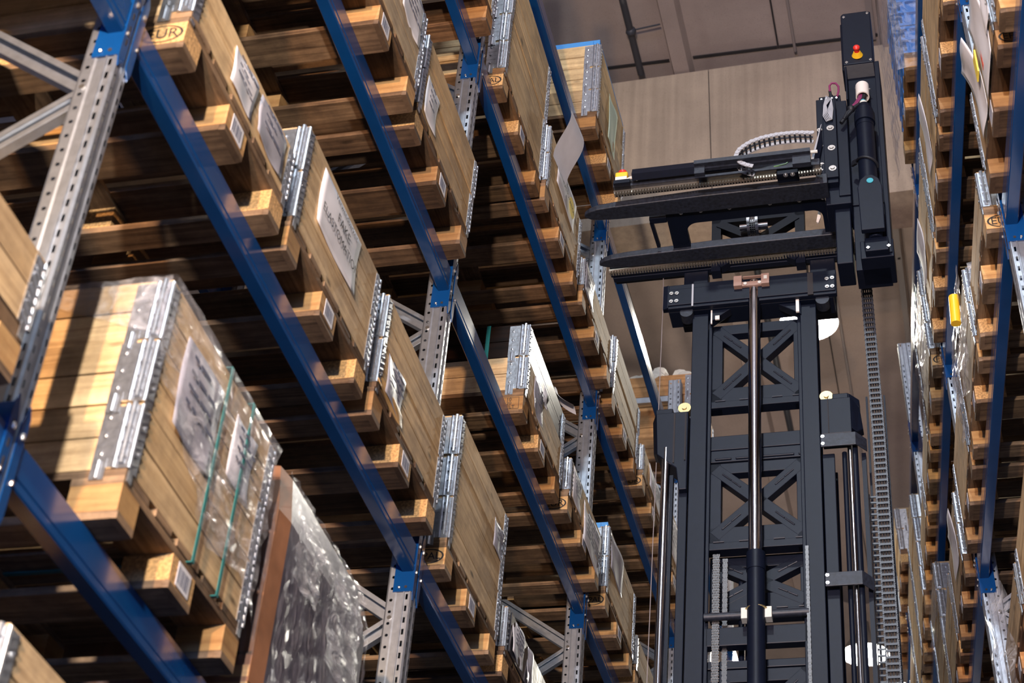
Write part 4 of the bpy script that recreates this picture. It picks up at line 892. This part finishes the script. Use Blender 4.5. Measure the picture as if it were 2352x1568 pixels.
while s_ < acc[-1]-P_:
    p, q = at_len(s_), at_len(s_+P_)
    for y_ in (-.600, -.540): b.bar(p+Vector((0, y_, 0)), q+Vector((0, y_, 0)), .006, .022, (0, 1, 0) if False else (0, 0, 1)) if abs((q-p).normalized().z) < .8 else b.bar(p+Vector((0, y_, 0)), q+Vector((0, y_, 0)), .006, .022, (1, 0, 0))
    m_ = (p+q)/2; b.cyl(p+Vector((0, -.606, 0)), p+Vector((0, -.602, 0)), .011, 10)
    b2.bar(m_+Vector((0, -.6, -.009)), m_+Vector((0, -.54, -.009)), .009, .003); b2.bar(m_+Vector((0, -.6, .009)), m_+Vector((0, -.54, .009)), .009, .003); b2.bar(p+Vector((0, -.571, 0)), q+Vector((0, -.571, 0)), .004, .012, (0, 0, 1) if abs((q-p).normalized().z) < .8 else (1, 0, 0))
    s_ += P_
ec = TP('energy_chain', b, 'lightlink'); TP('chain_crossbar', b2, 'plastic', par=ec)
b = MB(); b.tube([(.17, -.53, .44), (.23, -.535, .445), (.28, -.54, .49), (.32, -.545, .50)], .004, 6); TP('cable', b, 'green', True)
b = MB(); b.tube([(.30, -.545, .498), (.34, -.545, .50), (.39, -.54, .505)], .009, 8); TP('cable_sleeve', b, 'cream', True)
# control column at the right end
b = MB(); bx = [(.523, -.26, 1.47), (.687, -.26, 1.47), (.687, -.26, 1.90), (.66, -.26, 1.91), (.535, -.26, 1.91), (.523, -.26, 1.895)]
b.prism(bx, (0, .22, 0)); b.box((.515, -.22, 1.475), (.53, -.06, 1.87)); col_ = TP('control_box', b, 'paint', bev=.006)
b = MB()
for a, c in ((.54, 1.875), (.67, 1.885), (.543, 1.487), (.672, 1.487)): bolt(b, a, -.26, c, .006)
TP('bolt', b, 'bolt', True, col_)
b = MB(); b.cyl((.603, -.262, 1.535), (.603, -.29, 1.535), .030, 24, .017); TP('stop_collar', b, 'yellow', True, col_)
b = MB(); b.cyl((.603, -.288, 1.535), (.603, -.312, 1.537), .015, 18); b.ball((.603, -.314, 1.537), .0195, 14, (1, .75, 1)); TP('stop_button', b, 'red', True, col_)
b = MB(); b.prism([(.524, -.255, 1.47), (.687, -.255, 1.47), (.690, -.20, 1.42), (.528, -.20, 1.42)], (0, .02, -.01)); b.box((.528, -.19, .45), (.694, -.06, 1.47)); b.box((.53, -.25, 1.2), (.540, -.06, 1.47)); b.box((.690, -.27, .02), (.715, -.05, 1.46)); b.box((.53, -.18, .0), (.70, -.04, .5)); TP('column_body', b, 'paint', bev=.004)
b = MB(); b.lathe([(.036, .0), (.036, .105), (.030, .105), (.030, .0), (.036, 0)], 24); b.xform(Matrix.Translation((.617, -.255, 1.195)) @ Matrix.Rotation(math.radians(-8), 4, 'X')); TP('cable_tube', b, 'white', True)
b = MB(); b.ball((.583, -.24, 1.29), .007, 8); b.ball((.655, -.24, 1.27), .007, 8); TP('bolt', b, 'bolt', True)
b = MB(); 
for k in range(4): 
    o_ = (k-1.5)*.006; b.tube([(.616+o_, -.25, 1.25), (.606+o_, -.275, 1.175), (.585+o_, -.29, 1.115), (.56+o_, -.30, 1.07), (.535+o_*.6, -.30, 1.03)], .0042, 6)
TP('cable_bundle', b, 'purple', True)
b = MB(); b.tube([(.632, -.25, 1.25), (.62, -.28, 1.15), (.60, -.30, 1.09), (.575, -.31, 1.06), (.53, -.31, 1.0), (.50, -.31, .95)], .011, 8); b.tube([(.57, -.31, 1.06), (.535, -.315, 1.02), (.515, -.315, .97)], .009, 8); b.ball((.556, -.31, 1.05), .022, 10); TP('cable_bundle', b, 'rubber', True)
# hydraulic cylinder with strap, cap and dotted bracket
b = MB(); b.cyl((.622, -.30, .35), (.622, -.30, 1.03), .047, 28); b.cyl((.622, -.30, .93), (.622, -.30, 1.0), .054, 28); b.cyl((.622, -.30, .90), (.622, -.30, .905), .0485, 28); b.cyl((.622, -.30, 1.03), (.622, -.30, 1.075), .036, 20, .03); cyl_ = TP('tilt_cylinder', b, 'paint', True)
b = MB(); b.cyl((.620, -.30, 1.075), (.620, -.30, 1.10), .020, 14); TP('cylinder_plug', b, 'cream', True, cyl_)
b = MB(); b.cyl((.620, -.30, 1.10), (.620, -.30, 1.115), .014, 6); TP('plug_cap', b, 'tealdot', True, cyl_)
b = MB(); b.tube([(.622+.052*math.cos(math.pi+math.pi*k/10), -.30+.052*math.sin(math.pi+math.pi*k/10), .655-.006*k) for k in range(11)], .007, 8); b.bar((.57, -.30, .655), (.545, -.27, .67), .012, .03); b.xform(Matrix.Identity(4)); TP('cylinder_strap', b, 'rubber', True)
pl = [(.575, -.36, .10), (.69, -.36, .10), (.69, -.36, .40), (.675, -.36, .455), (.645, -.36, .485), (.61, -.36, .485), (.582, -.36, .455), (.568, -.36, .40)]
b = MB(); b.prism(pl, (0, .03, 0)); o = TP('cylinder_bracket', b, 'paint', bev=.004)
b = MB(); b.cyl((.632, -.3605, .44), (.632, -.364, .44), .017, 20); TP('round_mark', b, 'tealdot', True, o)
b = MB(); b.box((.56, -.26, .0), (.722, -.06, .12)); b.box((.585, -.30, .01), (.70, -.26, .10)); b.cyl((.64, -.28, .1), (.64, -.28, .2), .035, 18); o = TP('column_foot', b, 'paint', bev=.004)
b = MB()
for a in (.60, .70): b.prism([(a-.011, -.302, .03), (a, -.302, .041), (a+.011, -.302, .03), (a, -.302, .019)], (0, -.004, 0))
TP('square_bolt', b, 'bolt', par=o)
# drive plate with bolts left of the cylinder
b = MB(); b.box((.372, -.30, .52), (.472, -.24, 1.165)); b.box((.405, -.315, .545), (.475, -.30, 1.13)); b.box((.385, -.26, 1.165), (.50, -.16, 1.23)); b.box((.47, -.27, .45), (.53, -.16, 1.17)); o = TP('drive_plate', b, 'paint', bev=.003)
b = MB()
for a, c in ((.445, .762), (.446, .608), (.443, .915)): bolt(b, a, -.315, c, .016)
for a, c in ((.386, .925), (.388, .80), (.39, .66), (.391, .615)): bolt(b, a, -.30, c, .011)
for a in (.40, .425, .455, .48): b.cyl((a, -.262, 1.20), (a, -.275, 1.195), .006, 8)
TP('bolt', b, 'bolt', True, o)
b = MB(); b.cyl((.448, -.22, 1.23), (.448, -.22, 1.275), .012, 12); b.cyl((.448, -.22, 1.235), (.448, -.22, 1.245), .024, 8); b.cyl((.446, -.225, 1.275), (.443, -.225, 1.31), .008, 10); TP('plug_connector', b, 'rubber', True, o)
b = MB(); b.tube([(.445, -.23, 1.30), (.443, -.24, 1.335), (.455, -.245, 1.35), (.478, -.245, 1.345), (.492, -.25, 1.31), (.492, -.26, 1.26), (.484, -.27, 1.21)], .006, 8); TP('cable', b, 'purple', True, o)
b = MB()
for k in range(5): 
    e = k*.006; b.tube([(.43+e, -.325, 1.16-e), (.415+e*.5, -.33, 1.08), (.410+e, -.33, 1.0+e), (.425+e, -.33, .955+e), (.455-e*.5, -.33, .965+e), (.462-e, -.328, 1.05), (.455, -.325, 1.14-e)], .0028, 6)
TP('cable_bundle', b, 'lightlink', True, o)
b = MB(); b.prism([(.395, -.33, .93), (.40, -.33, .94), (.345, -.36, .585), (.338, -.36, .56), (.336, -.36, .62)], (0, .004, 0)); TP('guard_blade', b, 'lightlink')
b = MB(); b.prism([(.395, -.325, .93), (.345, -.355, .585), (.36, -.34, .56), (.40, -.315, .80)], (0, .02, 0)); TP('guard_blade', b, 'paint')
b = MB(); b.prism([(.335, -.10, C0-.0), (.355, -.12, C0+.10), (.36, -.12, C0+.08), (.358, -.10, C0+.03), (.345, -.10, C0-.01)], (0, .01, 0)); TP('white_tag', b, 'white')
b = MB(); b.box((.405, -.17, .47), (.45, -.12, .51)); TP('cable_box', b, 'brown')
b = MB(); b.box((.40, -.26, .40), (.53, -.06, .60)); b.box((.44, -.22, .02), (.52, -.05, .48)); TP('turret_head', b, 'paint', bev=.005)
b = MB(); b.cyl((.40, -.26, .53), (.40, -.26, .66), .045, 20); TP('cam_roller', b, 'paint', True)
b = MB(); b.tube([(-.519, .2, .44), (-.515, .2, .30), (-.52, .2, -2.3), (-.53, .2, FL)], .0022, 6); TP('steel_wire', b, 'pipel')
# vertical hose chain beside the mast
b = MB(); b2 = MB(); c = .30; k = 0
while c > -4.2:
    t = (c-.3)/-2.48; a0 = .530+.018*min(1, t*2.2); wd = .055+.010*t
    if k < 40 and c > -.17: mt_b = b2
    b.box((a0, .085, c-.030), (a0+.007, .115, c)); b.box((a0+wd-.007, .085, c-.030), (a0+wd, .115, c))
    b.box((a0+.005, .084, c-.024), (a0+wd-.005, .090, c-.013))
    for q in range(4): 
        aq = a0+.012+q*(wd-.024)/3; b2.box((aq-.0035, .096, c-.034), (aq+.0035, .104, c))
    b.box((a0-.002, .083, c-.006), (a0+.004, .087, c-.002)); b.box((a0+wd-.004, .083, c-.006), (a0+wd+.002, .087, c-.002))
    if c < -1.15:
        b.box((a0-.034, .125, c-.030), (a0-.030, .15, c)); b.box((a0-.034, .124, c-.022), (a0+.0, .13, c-.013))
    c -= .033; k += 1
hc = TP('hose_chain', b, 'plastic'); TP('hose', b2, 'rubber', par=hc)
b = MB(); b.box((.527, .08, .30), (.588, .12, .325)); 
for q in range(4): b.box((.533+.014*q, .078, .315), (.539+.014*q, .085, .34))
TP('chain_anchor', b, 'lightlink')
b = MB(); b.box((.522, .14, FL+.1), (.532, .16, -.55)); b.box((.608, .14, FL+.1), (.616, .16, -.55)); TP('chain_channel', b, 'paint')
